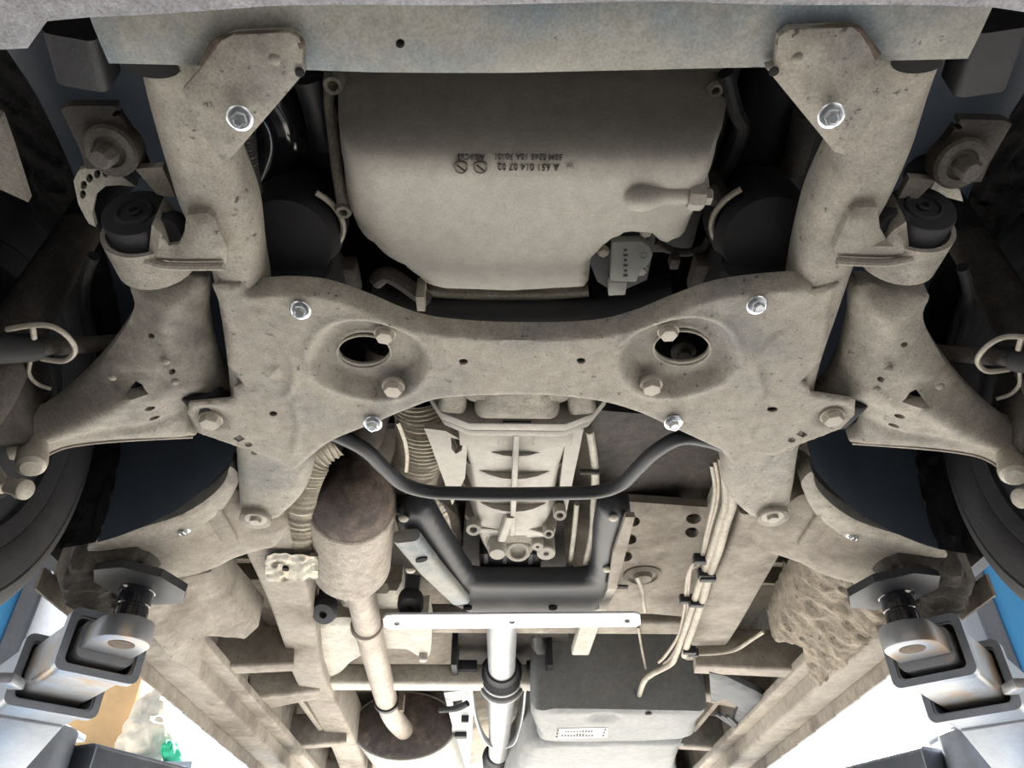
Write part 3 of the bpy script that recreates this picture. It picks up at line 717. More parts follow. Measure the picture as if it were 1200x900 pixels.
# ------------------------------------------------------------------ oil level sensor
sn = thing('oil_sensor', 'grey-green oil level sensor with a white plug bolted to the pan corner', 'sensor', P(740, 300, .80))
hz = .795
mk('backing_plate', sheet(PP([(688,300), (708,284), (735,269), (764,266), (768,280), (762,310), (758,328), (722,344), (700,330)], hz), hz, step=.02, wall=.03), 'black', sn)
bd = PP([(717,284), (752,283), (762,290), (765,300), (760,311), (750,318), (746,331), (715,330)], hz-.012)
sb = mk('sensor_body', prism(bd, (0, 0, .03)), 'sensor', sn, bevel=.002)
mk('moulded_ring', lathe([(.0055,0), (.0055,.002), (.0045,.002), (.004,.0005), (.001,.0005)], frame(P(754, 299, hz-.012), DOWN), 16), 'sensor', sb)
for k in range(6): mk('moulded_mark', box(P(733, 293+k*6, hz-.0125), (.004+.002*(k % 2), .003, .001)), 'black', sb)
mk('plug', prism(PP([(713,331), (735,331), (733,346), (713,347)], hz-.010), (0, 0, .022)), 'sticker', sn, bevel=.0015)
for u, v in ((707,294), (757,271), (751,316)): bolt(sn, u, v, hz-.004, 6.5, 'boltdust', 'hex', name='bolt')
# ------------------------------------------------------------------ steering rack and tie rods
sr = thing('steering_rack', 'dark steering rack running across behind the oil pan', 'steering rack', P(600, 366, .82))
mk('housing', tube([P(430, 345, .83), P(500, 366, .83), P(600, 369, .83), P(700, 366, .83), P(790, 345, .83)], .032, 16, sm=5), 'dark', sr)
mk('clamp', tube([P(440, 330, .80), P(452, 322, .80), P(470, 330, .80), P(500, 352, .80)], .012, 10, sm=5), 'grime', sr)
mk('clamp', box(P(494, 345, .795), (.012, .03, .04)), 'boltdust', sr)
for sg in (0, 1):
    f = mirror if sg else (lambda q: q)
    b = P(60, 405, .70); b.x *= (-1 if sg else 1)
    tr = thing('tie_rod', 'steering tie rod with a clamped joint on the %s side' % ('fuel line' if sg else 'muffler'), 'tie rod', b, 'tie rods')
    a = [P(200, 395, .80), P(130, 402, .745), P(50, 407, .70), P(-40, 410, .66)]
    mk('rod', f(tube(a[:3], .0125, 14)), 'grime', tr)
    mk('rod_end', f(tube([a[2], a[2]+(a[3]-a[2])*.15, a[3]], [.017, .020, .022], 16)), 'rubber', tr)
    ring = [P(u, v, .69) for u, v in ((8,386), (40,381), (62,383), (80,395), (88,411), (75,423), (48,420))]
    mk('clip', f(tube(ring, .0038, 8, sm=5)), 'boltdust', tr)
    mk('wire_loop', f(tube([P(36, 420, .69), P(34, 438, .69), P(44, 450, .69), P(60, 456, .69)], .003, 8, sm=5)), 'boltdust', tr)
    mk('clip_tab', f(tube([P(38, 382, .69), P(40, 396, .69)], .004, 8)), 'boltdust', tr)
# ------------------------------------------------------------------ engine mounts, hoses and brackets ahead of the axle
for sg, u, v in ((-1, 345, 268), (1, 890, 265)):
    c = P(u, v, .80)
    t = thing('engine_mount', 'dark rubber engine mount beside the oil pan on the %s side' % ('muffler' if sg < 0 else 'fuel line'), 'engine mount', c, 'engine mounts')
    mk('rubber_body', lathe([(.02,.05), (.058,.04), (.066,.0), (.066,-.05), (.05,-.10)], frame(c, (0, -.3, -1)), 28), 'rubber', t)
    mk('cover', loft([c+Vector((sg*-.01, .02, -.03)), c+Vector((sg*-.01, .10, -.01))], [rrect(.085, .08, .02), rrect(.1, .09, .02)]), 'dark', t)
    mk('rim_ring', tube([c+Vector((.070*math.cos(a), -.02+.070*math.sin(a)*.9, -.01)) for a in [(-.9 if sg < 0 else PI-1.2)+k*.19 for k in range(12)]], .004, 8), 'boltdust', t)
    mk('foot', box(c+Vector((0, .09, .0)), (.15, .06, .03)), 'grime', t, bevel=.006)
def corr(path, r, pitch, n=14, amp=.18):
    q = cr(path, 30); L = 0; rr_ = []
    for i, p in enumerate(q):
        if i: L += (q[i]-q[i-1]).length
        rr_.append(r*(1+amp*math.sin(2*PI*L/pitch)))
    return tube(q, rr_, n)
mk('corrugated_hose', corr([tuple(P(u, v, .765)) for u, v in ((286,150), (290,175), (293,200), (298,226))], .0095, .0055, 12), 'hose', label='thin black corrugated hose behind the gusset plate on the muffler side', cat='hose')
h1 = thing('coolant_hose', 'glossy black coolant hose beside the oil pan flange', 'hose', P(330, 150, .86))
mk('hose', tube([P(u, v, .88) for u, v in ((300,100), (325,130), (330,165), (315,205))], .035, 16, sm=5), 'gloss', h1)
mk('clamp_band', tube([P(u, v, .86) for u, v in ((360,90), (372,130), (380,170))], .018, 12, sm=4), 'black', h1)
h2 = thing('wiring_loom', 'black wiring loom hanging past the sensor toward the fuel line side', 'hose', P(800, 292, .82))
mk('cable', tube([P(u, v, .82) for u, v in ((768,283), (785,293), (805,296), (825,290), (832,278))], .006, 10, sm=5), 'grime', h2)
mk('cable', tube([P(u, v, .83) for u, v in ((832,210), (845,240), (838,270), (845,295))], .014, 10, sm=5), 'grime', h2)
mk('cable', tube([P(u, v, .85) for u, v in ((850,85), (862,130), (870,150), (855,190), (842,210))], .010, 10, sm=5), 'dark', h2)
mk('clip', box(P(790, 305, .81), (.014, .02, .02)), 'grime', h2, bevel=.003)
mk('radiator_pipe', tube([P(u, v, .88) for u, v in ((945,130), (938,165), (928,200))], .017, 14, sm=4), 'grime', label='dull pipe slanting behind the gusset plate on the fuel line side', cat='pipe')
for sg in (0, 1):
    f = mirror if sg else (lambda q: q)
    b = P(118, 165, .74); b.x *= (-1 if sg else 1)
    t = thing('bumper_bracket', 'grimy bumper bracket plate with a big bolted washer on the %s side' % ('fuel line' if sg else 'muffler'), 'bracket', b, 'bumper brackets')
    mk('plate', f(sheet(PP([(70,130), (80,126), (134,126), (140,140), (160,170), (172,200), (100,200), (92,176)], .745), .745, [ell(135, 134, 4, 3, .745, 10)], step=.02, rim=.004, rise=.003, wall=.012)), 'grime', t)
    c = P(131, 176, .735)
    mk('washer', f(lathe([(.030,-.02), (.030,.003), (.027,.007), (.018,.007), (.017,.003), (.010,.003)], frame(c, (0, -.3, -1)), 28)), 'shaded_steel', t)
    mk('bolt_head', f(lathe([(.013,0), (.013,.018), (.010,.022)], frame(c+Vector((-.002, 0, -.004)), (-.1, -.25, -1)), 8)), 'shaded_steel', t)
    mk('side_tab', f(sheet(PP([(158,198), (190,196), (206,232), (184,228)], .73), .73, step=.02, wall=.01)), 'dust', t)
    t2b = P(115, 215, .80); t2b.x *= (-1 if sg else 1)
    hl_ = [ell(u, v, 4, 5.2, .77, 10) for u, v in ((97,228), (98,217), (105,209), (114,204), (124,203))] if not sg else [ell(124, 203, 4, 5.2, .77, 10)]
    pg = [(86,212), (92,200), (110,193), (128,196), (160,219), (140,217), (124,218), (112,228), (108,250), (112,266), (104,262), (92,240)] if not sg else [(128,196), (150,190), (166,222), (140,217), (118,222)]
    mk('perforated_shield', f(sheet(PP(pg, .77), .77, hl_, step=.012, wall=.008)), 'cream', label='pale perforated shield plate behind the bushing on the %s side' % ('fuel line' if sg else 'muffler'), cat='shield')
    g = tube([P(u, v, .78) for u, v in ((110,300), (100,330), (100,370), (108,398))], .008, 10, sm=5)
    mk('brake_hose', f(g), 'rubber', label='black brake hose curving behind the control arm on the %s side' % ('fuel line' if sg else 'muffler'), cat='hose', group='brake hoses')
mk('fender_tab', sheet(PP([(-30,120), (0,139), (13,175), (33,237), (0,222), (-30,215)], .62), .62, step=.02, wall=.01), 'shaded_steel', label='pale grey fender tab hanging ahead of the tyre on the muffler side', cat='bracket')
mk('bumper_brace', loft([P(90, 28, .72), P(105, 88, .72)], [rrect(.05, .05, .01)]*2), 'dark', label='dark bumper brace behind the crossbar end on the muffler side', cat='bracket')
mk('bumper_brace', loft([P(1165, 20, .72), P(1140, 95, .72)], [rrect(.05, .05, .01)]*2), 'dark', label='dark bumper brace behind the crossbar end on the fuel line side', cat='bracket')
# ================================================================== GEARBOX
XT = P(603, 560, .78).x
gb = thing('gearbox', 'ribbed cast aluminium gearbox with bell housing behind the subframe plate', 'gearbox', (XT, 1.4, HC+.76))
def octs(r, sq=1.0, n=8, top=1.0):
    return [(r*math.cos(PI/n+2*PI*k/n), r*sq*math.sin(PI/n+2*PI*k/n)) for k in range(n)]
CZ = HC+.895
mk('engine_adapter', loft([(XT, 1.00, CZ), (XT, 1.05, CZ), (XT, 1.085, CZ)], [octs(.150, .85, 16), octs(.160, .85, 16), octs(.150, .80, 16)]), 'alu_dark', gb)
mk('adapter_bulge', loft([(XT, 1.00, CZ-.085), (XT, 1.03, CZ-.092), (XT, 1.075, CZ-.098), (XT, 1.10, CZ-.094)], [rrect(.10, .06, .025), rrect(.13, .07, .03), rrect(.145, .075, .03), rrect(.15, .06, .02)]), 'alu_dark', gb)
for sx in (-1, 1):
    mk('adapter_ear', loft([(XT+sx*.105, 1.03, CZ-.085), (XT+sx*.115, 1.105, CZ-.085)], [rrect(.04, .05, .012), rrect(.05, .055, .012)]), 'alu_dark', gb)
# bell flange: trapezoid rim with bolt ears
fl = [(-.165,.03), (-.165,-.055), (-.135,-.105), (-.085,-.128), (.085,-.128), (.135,-.105), (.172,-.055), (.172,.03)]
mk('bell_flange', prism([(XT+x, 1.115, CZ+z) for x, z in fl], (0, .022, 0)), 'alu', gb, bevel=.003)
mk('flange_rear', prism([(XT+x*.97, 1.140, CZ+z*.985) for x, z in fl], (0, .018, 0)), 'alu', gb, bevel=.003)
mk('flange_slot', box((XT, 1.1125, CZ-.126), (.05, .004, .004)), 'hole', gb)
def sec(wt, wb, dep):   # upside-down trapezoid section: half-width at top, at bottom, depth
    return [(wt, .08), (wt, -.02), (wb, -dep), (wb*.5, -dep-.006), (-wb*.5, -dep-.006), (-wb, -dep), (-wt, -.02), (-wt, .08)]
path = [(1.155, .135, .105, .105), (1.22, .125, .095, .100), (1.32, .115, .085, .092), (1.42, .105, .08, .088), (1.52, .10, .078, .086), (1.62, .10, .075, .082), (1.74, .085, .06, .070)]
cs = mk('case', loft([(XT, y, CZ) for y, *_ in path], [sec(a, b, d) for _, a, b, d in path]), 'alu', gb, bevel=.006)
mk('lengthwise_rib', loft([(XT, 1.155, CZ-.112), (XT, 1.58, CZ-.098)], [rrect(.012, .03, .003)]*2), 'alu', gb)
for y, a, b, d, th in ((1.33, .125, .085, .102, .010), (1.47, .118, .082, .100, .010), (1.245, .115, .090, .102, .006)):
    ar = [(-a, .0)]+[(-a*math.cos(t), -(d+.012)*math.sin(t)) for t in [PI*k/16 for k in range(1, 16)]]+[(a, .0)]
    mk('cross_rib', prism([(XT+x, y, CZ+z) for x, z in ar], (0, th, 0)), 'alu', gb)
for x, w_ in ((-.055, .045), (.055, .045), (-.09, .03), (.09, .03)):
    mk('raised_pad', box((XT+x, 1.19, CZ-.104), (w_, .05, .012)), 'alu', gb, bevel=.002)
# left stay with its window, right side web
mk('side_stay', sheet(PP([(497,502), (522,505), (548,520), (545,560), (530,592), (519,560), (505,522)], .80), .80, [PP([(528,513), (543,516), (541,528), (534,532), (529,526)], .80)], step=.015, wall=.012), 'alu', gb)
mk('side_web', sheet(PP([(664,505), (684,503), (672,560), (664,600), (656,570)], .81), .81, step=.02, wall=.03), 'alu', gb)
# rear flange, bosses and plugs
rf = [(-.105,.02), (-.11,-.05), (-.085,-.088), (-.03,-.092), (.035,-.088), (.075,-.10), (.10,-.088), (.105,-.03), (.1,.02)]
mk('rear_flange', prism([(XT+x, 1.595, CZ+z) for x, z in rf], (0, .02, 0)), 'alu', gb, bevel=.003)
mk('rear_housing', loft([(XT, 1.615, CZ), (XT, 1.72, CZ), (XT-.005, 1.80, CZ)], [sec(.085, .07, .082), sec(.08, .06, .075), sec(.07, .05, .06)]), 'alu_dark', gb, bevel=.005)
for u, v, r in ((555,619,9), (643,624,7), (656,602,8)):
    p = P(u, v, .79); R_ = sz(r, p)
    mk('bolt_ear', lathe([(R_,-.02), (R_,.004), (R_*.9,.007), (R_*.5,.007), (R_*.45,-.01), (R_*.05,-.01)], frame(p, (0, -.5, -1)), 18), 'alu', gb)
p = P(607, 646, .80)
mk('drain_plug', lathe([(.030,-.05), (.030,.0), (.026,.004), (.020,.004), (.019,-.006), (.004,-.006)], frame(p, (0, -.55, -1)), 24), 'alu', gb)
for u, v, r in ((640,648,11), (581,642,10), (630,640,7)):
    p = P(u, v, .80); R_ = sz(r, p); mk('casting_boss', lathe([(R_,-.05), (R_,.0), (R_*.85,.003), (R_*.3,.003), (R_*.28,-.003), (R_*.05,-.003)], frame(p, (0, -.4, -1)), 20), 'alu', gb)
mk('boss_rib', loft([P(598, 600, .79), P(588, 628, .79)], [rrect(.018, .03, .005)]*2), 'alu', gb)
mk('pivot_post', lathe([(.020,-.05), (.020,.02), (.017,.026)], frame(P(583, 640, .79), (0, -.3, -1)), 18), 'alu', gb)
gm_ = mk('gearbox_mount', box((XT+.0, 1.86, CZ-.02), (.16, .13, .08)), 'rubber', gb, bevel=.012)
for x in (-.062, -.015, .05): mk('mount_rib', box((XT+x, 1.80, CZ-.055), (.012, .06, .03)), 'dark', gm_, bevel=.003)
# selector linkage beside it
ln = thing('shift_linkage', 'pale gearbox selector rods hanging beside the gearbox casing', 'linkage', P(690, 600, .82))
mk('rod', tube([P(u, v, .83) for u, v in ((691,505), (697,545), (697,585), (694,625), (686,660))], [.008, .008, .010, .008, .007], 10, sm=5), 'cream', ln)
mk('rod', tube([P(u, v, .84) for u, v in ((676,590), (672,630), (667,668))], .006, 8, sm=4), 'cream', ln)
mk('rod_eye', lathe([(.012,-.006), (.012,.006), (.006,.006), (.006,-.006)], frame(P(668, 668, .83), (0, -.4, -1)), 16), 'gloss', ln)
mk('bolt', lathe([(.006,-.02), (.006,.02)], frame(P(691, 553, .82), (1, 0, 0)), 8), 'grime', ln)
# ================================================================== STABILISER BAR
sbp = [(372,500), (400,512), (428,527), (450,548), (472,567), (502,576), (540,578), (600,579), (660,578), (702,576), (728,567), (746,550), (768,529), (798,513), (830,516), (852,524)]
mk('stabiliser_bar', tube([P(u, v, .715) for u, v in sbp], .0128, 18, sm=6), 'black', label='black bent stabiliser bar hanging across below the gearbox', cat='stabiliser bar')
# ================================================================== EXHAUST
ex = thing('exhaust_system', 'rusty exhaust with a drum muffler, pipe and oval rear silencer', 'exhaust', P(413, 640, .72))
E0 = P(413, 590, .80); r0 = sz(52, E0); E1 = P(412, 661, .80)
ax = (E1-E0).normalized(); Lm = (E1-E0).length
fm = frame(E0, ax)
mk('muffler_drum', lathe([(r0*.97,-.004), (r0,.0), (r0*1.005,.008), (r0*.995,.012), (r0*.995,Lm-.012), (r0*1.0,Lm-.006), (r0*.97,Lm)], fm, 48), 'muffler', ex)
mk('muffler_end', lathe([(r0*.10,-.135), (r0*.30,-.132), (r0*.52,-.118), (r0*.72,-.092), (r0*.86,-.060), (r0*.95,-.025), (r0*.965,-.004), (r0*.9,.0)], fm, 48), 'mufend', ex)
mk('muffler_cone', lathe([(r0*.985,Lm-.004), (r0*.9,Lm+.014), (r0*.6,Lm+.03), (r0*.38,Lm+.045)], fm, 40), 'muffler', ex)
mk('inlet_pipe', tube([E0-ax*.08+Vector((0, 0, .05)), E0-ax*.18+Vector((.025, 0, .10)), E0-ax*.30+Vector((.04, 0, .18))], .036, 18, sm=4), 'mufend', ex)
pp = [E1+ax*.02, P(424,700,.79), P(431,735,.785), P(443,782,.785), P(453,820,.79), P(462,842,.80), P(476,858,.825)]
mk('pipe', tube(pp, [.039, .039, .039, .040, .040, .041, .041], 22, sm=6), 'pipe', ex)
mk('pipe_joint', lathe([(.041,-.012), (.046,-.008), (.047,.006), (.042,.012)], frame(P(430, 733, .785), pp[3]-pp[2]), 24), 'pipe', ex)
cl = mk('pipe_clamp', lathe([(.042,-.016), (.047,-.014), (.047,.014), (.042,.016)], frame(pp[4], pp[4]-pp[3]), 24), 'dark', ex)
mk('clamp_screw', box(pp[4]+Vector((.055, 0, -.01)), (.02, .035, .06)), 'rust', cl, bevel=.003)
S0 = P(474, 850, .84); rx = sz(62, S0)
fs = frame(S0, (.03, 1, .0), (1, 0, 0))
ov = lambda k, z: [(rx*k, z)]
mk('silencer_end', lathe([(rx*.05,-.02), (rx*.5,-.02), (rx*.85,-.012), (rx*.97,-.002), (rx*.9,.004)], fs, 48, sy=.62), 'mufend', ex)
mk('silencer_body', lathe([(rx*.985,-.004), (rx,.0), (rx*1.01,.008), (rx*.99,.014), (rx*.99,.7), (rx*.9,.72)], fs, 48, sy=.62), 'silencer', ex)
# corrugated heat shields round the drum
def sh_fn(path, wdt, prof, pitch, amp):
    q = cr([tuple(p) for p in path], 40); Ls = [0]
    for i in range(1, len(q)): Ls.append(Ls[-1]+(q[i]-q[i-1]).length)
    nu = 14; V = []; n = len(q)
    for i, p in enumerate(q):
        t = (q[min(i+1, n-1)]-q[max(i-1, 0)]).normalized(); s = t.cross(Vector((0, 0, 1))).normalized(); u_ = s.cross(t)
        a = amp*math.sin(2*PI*Ls[i]/pitch)
        for k in range(nu):
            f = k/(nu-1)*2-1; th = f*prof
            R_ = wdt/max(math.sin(prof), .2)
            V.append(p+s*(R_*math.sin(th))+u_*(R_*(1-math.cos(th))+a))
    Fc = [(i*nu+k, i*nu+k+1, (i+1)*nu+k+1, (i+1)*nu+k) for i in range(n-1) for k in range(nu-1)]
    return V, Fc
hs1 = thing('heat_shield', 'crinkled corrugated heat shield on the outer side of the drum muffler', 'heat shield', P(350, 620, .78), 'exhaust heat shields')
mk('corrugated_wall', sh_fn([P(u, v, h) for u, v, h in ((398,528,.80), (370,548,.77), (355,580,.75), (350,615,.745), (350,645,.745), (356,676,.76))], .030, .6, .0105, .0025), 'shield', hs1, smooth=60)
def crinkle(i, j):
    p = P(311+62*i, 650+30*j, .730); n = noise.noise((i*5, j*9, 2)); p.z += .012*n+.004*math.sin(j*16+i*5+n*3); return p
mk('crumpled_foot', grid(26, 22, crinkle), 'shield', hs1, smooth=50)
mk('foot_hole', lathe([(.008,-.004), (.008,.004)], frame(P(335, 666, .728), DOWN), 10), 'hole', hs1)
hs2 = thing('heat_shield', 'tall corrugated heat shield between the drum muffler and the gearbox', 'heat shield', P(495, 560, .80), 'exhaust heat shields')
mk('corrugated_wall', sh_fn([P(u, v, h) for u, v, h in ((488,478,.86), (493,510,.85), (492,545,.84), (482,575,.83), (478,600,.83))], .055, 1.1, .0125, .003), 'shield', hs2, smooth=60)
mk('fine_wall', sh_fn([P(u, v, h) for u, v, h in ((470,580,.82), (492,592,.82), (508,612,.83), (516,650,.85))], .035, .7, .008, .002), 'shield', hs2, smooth=60)
mk('seam_strip', tube([P(u, v, .80) for u, v in ((466,495), (474,515), (477,535), (476,552))], .004, 6, sm=4), 'shield', hs2)
mk('tunnel_insulation', sheet(PP([(516,596), (535,612), (548,650), (558,690), (520,690), (510,640)], .90), .90, step=.02, rim=.02, wall=.05), 'muffler', label='speckled insulation panel between heat shield and gearbox', cat='insulation')
# ================================================================== GEARBOX CROSS MEMBER AND WHITE BAR
hx = .775
xm = thing('gearbox_cross_member', 'black U-shaped gearbox cross member behind the stabiliser bar', 'cross member', P(610, 690, hx))
up_ = [(466,603), (500,602), (516,624), (543,668), (552,680), (566,685), (678,685), (690,680), (695,668), (701,603), (739,603), (735,622), (724,660), (716,695), (706,712), (690,722), (548,722), (525,702), (505,680), (468,636)]
def xz(x, y, d): return hx+.018*np.clip(1-d/.03, 0, 1)**2
mk('pressing', sheet(cr(PP(up_, hx), 2, True), xz, step=.013, wall=.03), 'black', xm, smooth=50)
rl = mk('left_rail', loft([P(476, 628, hx-.02), P(505, 665, hx-.02), P(540, 702, hx-.01)], [rrect(.062, .03, .012), rrect(.060, .03, .012), rrect(.05, .03, .012)]), 'dust_blue', xm)
mk('rail_slot', lathe([(.016,-.004), (.016,.004)], frame(P(494, 655, hx-.036), DOWN) @ Matrix.Rotation(.6, 4, 'Z'), 16, sy=.5), 'hole', rl)
mk('right_tab', sheet(PP([(733,606), (744,606), (733,650), (722,690), (712,690), (718,650)], hx-.01), hx-.01, step=.02, wall=.012), 'body', xm)
mk('lower_leg', loft([P(712, 680, .80), P(692, 725, .80), P(680, 762, .80)], [rrect(.055, .03, .006)]*3), 'cream', xm)
for u, v in ((473,608), (481,668), (719,607), (712,667)): bolt(xm, u, v, hx-.003, 6, 'boltdust', 'dome', name='rivet')
for u in (548, 648): mk('hole_cup', lathe([(.012,-.004), (.012,.003)], frame(P(u, 712, hx), DOWN), 14), 'hole', xm)
wb = [(453,722), (460,721), (744,719), (750,721), (751,732), (746,735), (458,738), (450,735), (449,726)]
wh = [ell(465, 731, 3.6, 2.3, .742, 12), ell(600, 729, 3.6, 2.3, .742, 12), ell(735, 728, 3.6, 2.3, .742, 12)]
mk('mounting_bar', sheet(PP(wb, .742), .742, wh, step=.03, rim=.002, rise=.001, wall=.006), 'whitebar', label='flat white steel mounting bar with three holes below the cross member', cat='bar')
# cast bracket beside the exhaust pipe, hanger rubbers
cbk = thing('exhaust_bracket', 'bright cast bracket crossing behind the exhaust pipe', 'bracket', P(420, 760, .79))
mk('casting', sheet(cr(PP([(344,740), (372,732), (400,728), (470,730), (502,722), (505,762), (500,775), (488,772), (470,762), (440,765), (410,780), (392,797), (362,795), (350,765)], .80), 2, True), .80, step=.02, rim=.015, rise=.012, wall=.05), 'cream', cbk)
mk('upright', sheet(PP([(395,700), (420,694), (470,690), (475,720), (400,728)], .84), .84, step=.02, rim=.02, wall=.05), 'cream', cbk)
mk('stud', lathe([(.014,-.05), (.014,.01), (.01,.014)], frame(P(496, 770, .79), DOWN), 14), 'cream', cbk)
for u, v, w_, lab in ((380, 715, 15, 'black rubber exhaust hanger between frame rail and exhaust pipe'), (481, 708, 15, 'black rubber exhaust hanger between exhaust pipe and cross member')):
    p = P(u, v, .78); r = sz(w_, p)
    t = thing('exhaust_hanger', lab, 'hanger', p, 'exhaust hangers')
    mk('rubber_block', lathe([(r*.7,-.03), (r,-.02), (r*1.02,.005), (r*.85,.016), (r*.3,.018), (r*.26,.004), (r*.03,.004)], frame(p, (0, -.45, -1)), 20, sy=1.25), 'rubber', t)
    mk('neck', tube([p+Vector((0, .0, .01)), p+Vector((.005, -.03, .07))], .02, 10), 'rubber', t)
# ================================================================== PROP SHAFT
ps = thing('prop_shaft', 'pale propeller shaft with a rubber centre bearing behind the white bar', 'prop shaft', P(588, 800, .80))
q = [P(590, 700, .83), P(588, 740, .825), P(588, 785, .82)]
mk('front_tube', tube(q, .046, 24), 'shaft', ps)
d_ = (q[2]-q[1]).normalized(); c = q[2]
fm = frame(c, d_)
mk('centre_bearing', lathe([(.047,-.03), (.054,-.028), (.058,.0), (.060,.006), (.056,.012), (.070,.03), (.074,.034), (.066,.044), (.078,.07), (.082,.075), (.082,.10), (.072,.105), (.07,.13), (.05,.14)], fm, 32), 'rubber', ps)
for z, r in ((.052, .0735), (.105, .082)):
    mk('bearing_ring', lathe([(r,-.006), (r*1.03,-.003), (r*1.03,.004), (r,.007)], fm @ Matrix.Translation((0, 0, z)), 32), 'shaft', ps)
q2 = [c+d_*.13, P(587, 830, .825), P(585, 868, .825), P(582, 905, .83)]
mk('rear_tube', tube(q2, [.052, .050, .046, .046], 24), 'shaft', ps)
mk('joint_yoke', lathe([(.05,-.03), (.056,-.02), (.056,.04), (.07,.06), (.07,.3)], frame(P(582, 884, .828), d_), 24), 'dark', ps)
lp = [P(u, v, .80) for u, v in ((552,800), (558,840), (570,868), (587,873), (603,868), (612,840), (616,800))]
mk('safety_loop', loft(cr([tuple(p) for p in lp], 6), [rrect(.008, .03, .003)]*(6*6+1)), 'shaft', ps)
for sx in (-1, 1):
    br = mk('bearing_bracket', box(c+Vector((sx*.13, .06, .02)), (.09, .10, .035)), 'dark', ps, bevel=.004)
    mk('bracket_web', box(c+Vector((sx*.16, -.01, .05)), (.02, .14, .12)), 'dark', br, bevel=.004)
    put('bracket_bolt', 'hex', g_hex, 'boltdust', br, frame(c+Vector((sx*.13, .05, .0)), DOWN) @ Matrix.Scale(.014, 4))
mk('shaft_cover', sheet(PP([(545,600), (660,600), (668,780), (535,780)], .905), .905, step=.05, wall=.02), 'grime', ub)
# small bracket clutter beside the silencer
kl = thing('silencer_bracket', 'pale slotted bracket between rear silencer and propeller shaft', 'bracket', P(545, 840, .80))
mk('plate', sheet(PP([(520,812), (552,808), (555,830), (550,900), (528,900), (530,850)], .81), .81, [PP([(530,822), (542,820), (542,830), (532,832)], .81)], step=.03, wall=.03), 'shaft', kl)
mk('hook', tube([P(516,832,.79), P(536,830,.78), P(548,824,.79)], .012, 8, sm=4), 'dark', kl)
mk('clip', box(P(540, 862, .80), (.05, .05, .02)), 'dark', kl, bevel=.004)
mk('clip', box(P(545, 842, .80), (.03, .02, .03)), 'dark', kl, bevel=.004)
# ================================================================== FUEL TANK
ft = thing('fuel_tank', 'grey plastic fuel tank with a printed label below the fuel lines', 'fuel tank', P(720, 850, .66))
tv = [770, 785, 800, 828, 838, 880]; th_ = [.86, .81, .75, .69, .68, .68]
tf = lambda v: float(np.interp(v, tv, th_)); ty = [P(720, v, tf(v)).y for v in tv]
tp = [(624,815), (630,800), (645,786), (662,781), (800,782), (826,790), (833,805), (834,828), (818,850), (800,868), (645,871), (630,860), (622,845)]
tl = cr([tuple(P(u, v, tf(v))) for u, v in tp], 3, True)
bc = P(650, 815, .72); bc2 = P(792, 812, .72)
def tz(x, y, d):
    z = np.interp(y, ty, th_)
    s = 1/(1+np.exp(-(x-bc.x)/.008))*1/(1+np.exp((x-bc2.x)/.008)); k = np.clip((ty[4]-y)/.05, 0, 1)
    z = z-.022*s*k*np.clip((y-ty[0])/.1, 0, 1)
    c = P(707, 842, .68); z = z+.018*np.exp(-(((x-c.x)/.05)**2+((y-c.y)/.05)**2)**2)
    return z
shl = mk('front_shell', sheet(tl, tz, step=.016, rim=.035, rise=.035, wall=.12), 'tank', ft, smooth=50)
tl2 = cr([tuple(p) for p in PP([(612,886), (622,876), (650,873), (790,871), (798,880), (790,905), (782,945), (600,945), (606,905)], .67)], 3, True)
mk('rear_shell', sheet(tl2, .67, step=.03, rim=.04, rise=.03, wall=.2), 'tank', ft, smooth=50)
mk('seam_band', loft([P(640, 872, .705), P(720, 871, .705), P(800, 868, .705)], [rrect(.05, .03, .006)]*3), 'tank_dark', ft)
bolt(shl, 760, 837, .679, 4, 'hole', 'disc', name='dimple')
lb = mk('printed_label', prism(PP([(650,866), (652,854), (712,853), (712,864)], .6785), (0, 0, .0006)), 'sticker', ft, smooth=0)
hl = .6783
def ink(u0, u1, v0, v1): mk('print_mark', prism(PP([(u0,v0), (u1,v0), (u1-.6,v1), (u0-.6,v1)], hl), (0, 0, .0004)), 'ink', lb, smooth=0)
for k in range(3): ink(652.5-.6*k, 655.5-.6*k, 854.5+k*3.6, 857.5+k*3.6)
for k in range(10): ink(662+k*3.4, 664.3+k*3.4, 856.6-(1 if k > 5 else 0), 858.4)
for k in range(11): ink(658+k*3.5, 660.5+k*3.5, 861-(1.5 if k in (5, 6, 7) else 0), 863.2)
for k in range(3): ink(708-k, 710.5-k, 854+k*3.4, 856.3+k*3.4)
# tank strap bracket on the fuel line side
tb = thing('tank_strap', 'scuffed grey steel tank strap between fuel tank and sill', 'strap', P(880, 830, .68))
mk('strap_plate', sheet(PP([(832,792), (850,795), (885,812), (902,822), (905,838), (895,855), (875,858), (858,850), (866,832), (850,822), (834,826)], .70), .70, step=.02, rim=.01, rise=.008, wall=.02), 'tank_dark', tb)
for k in range(3): mk('strap_rib', tube([P(838+k*7, 836+k*1.5, .70), P(862+k*4, 852+k*1.5, .70)], .006, 8), 'tank_dark', tb)
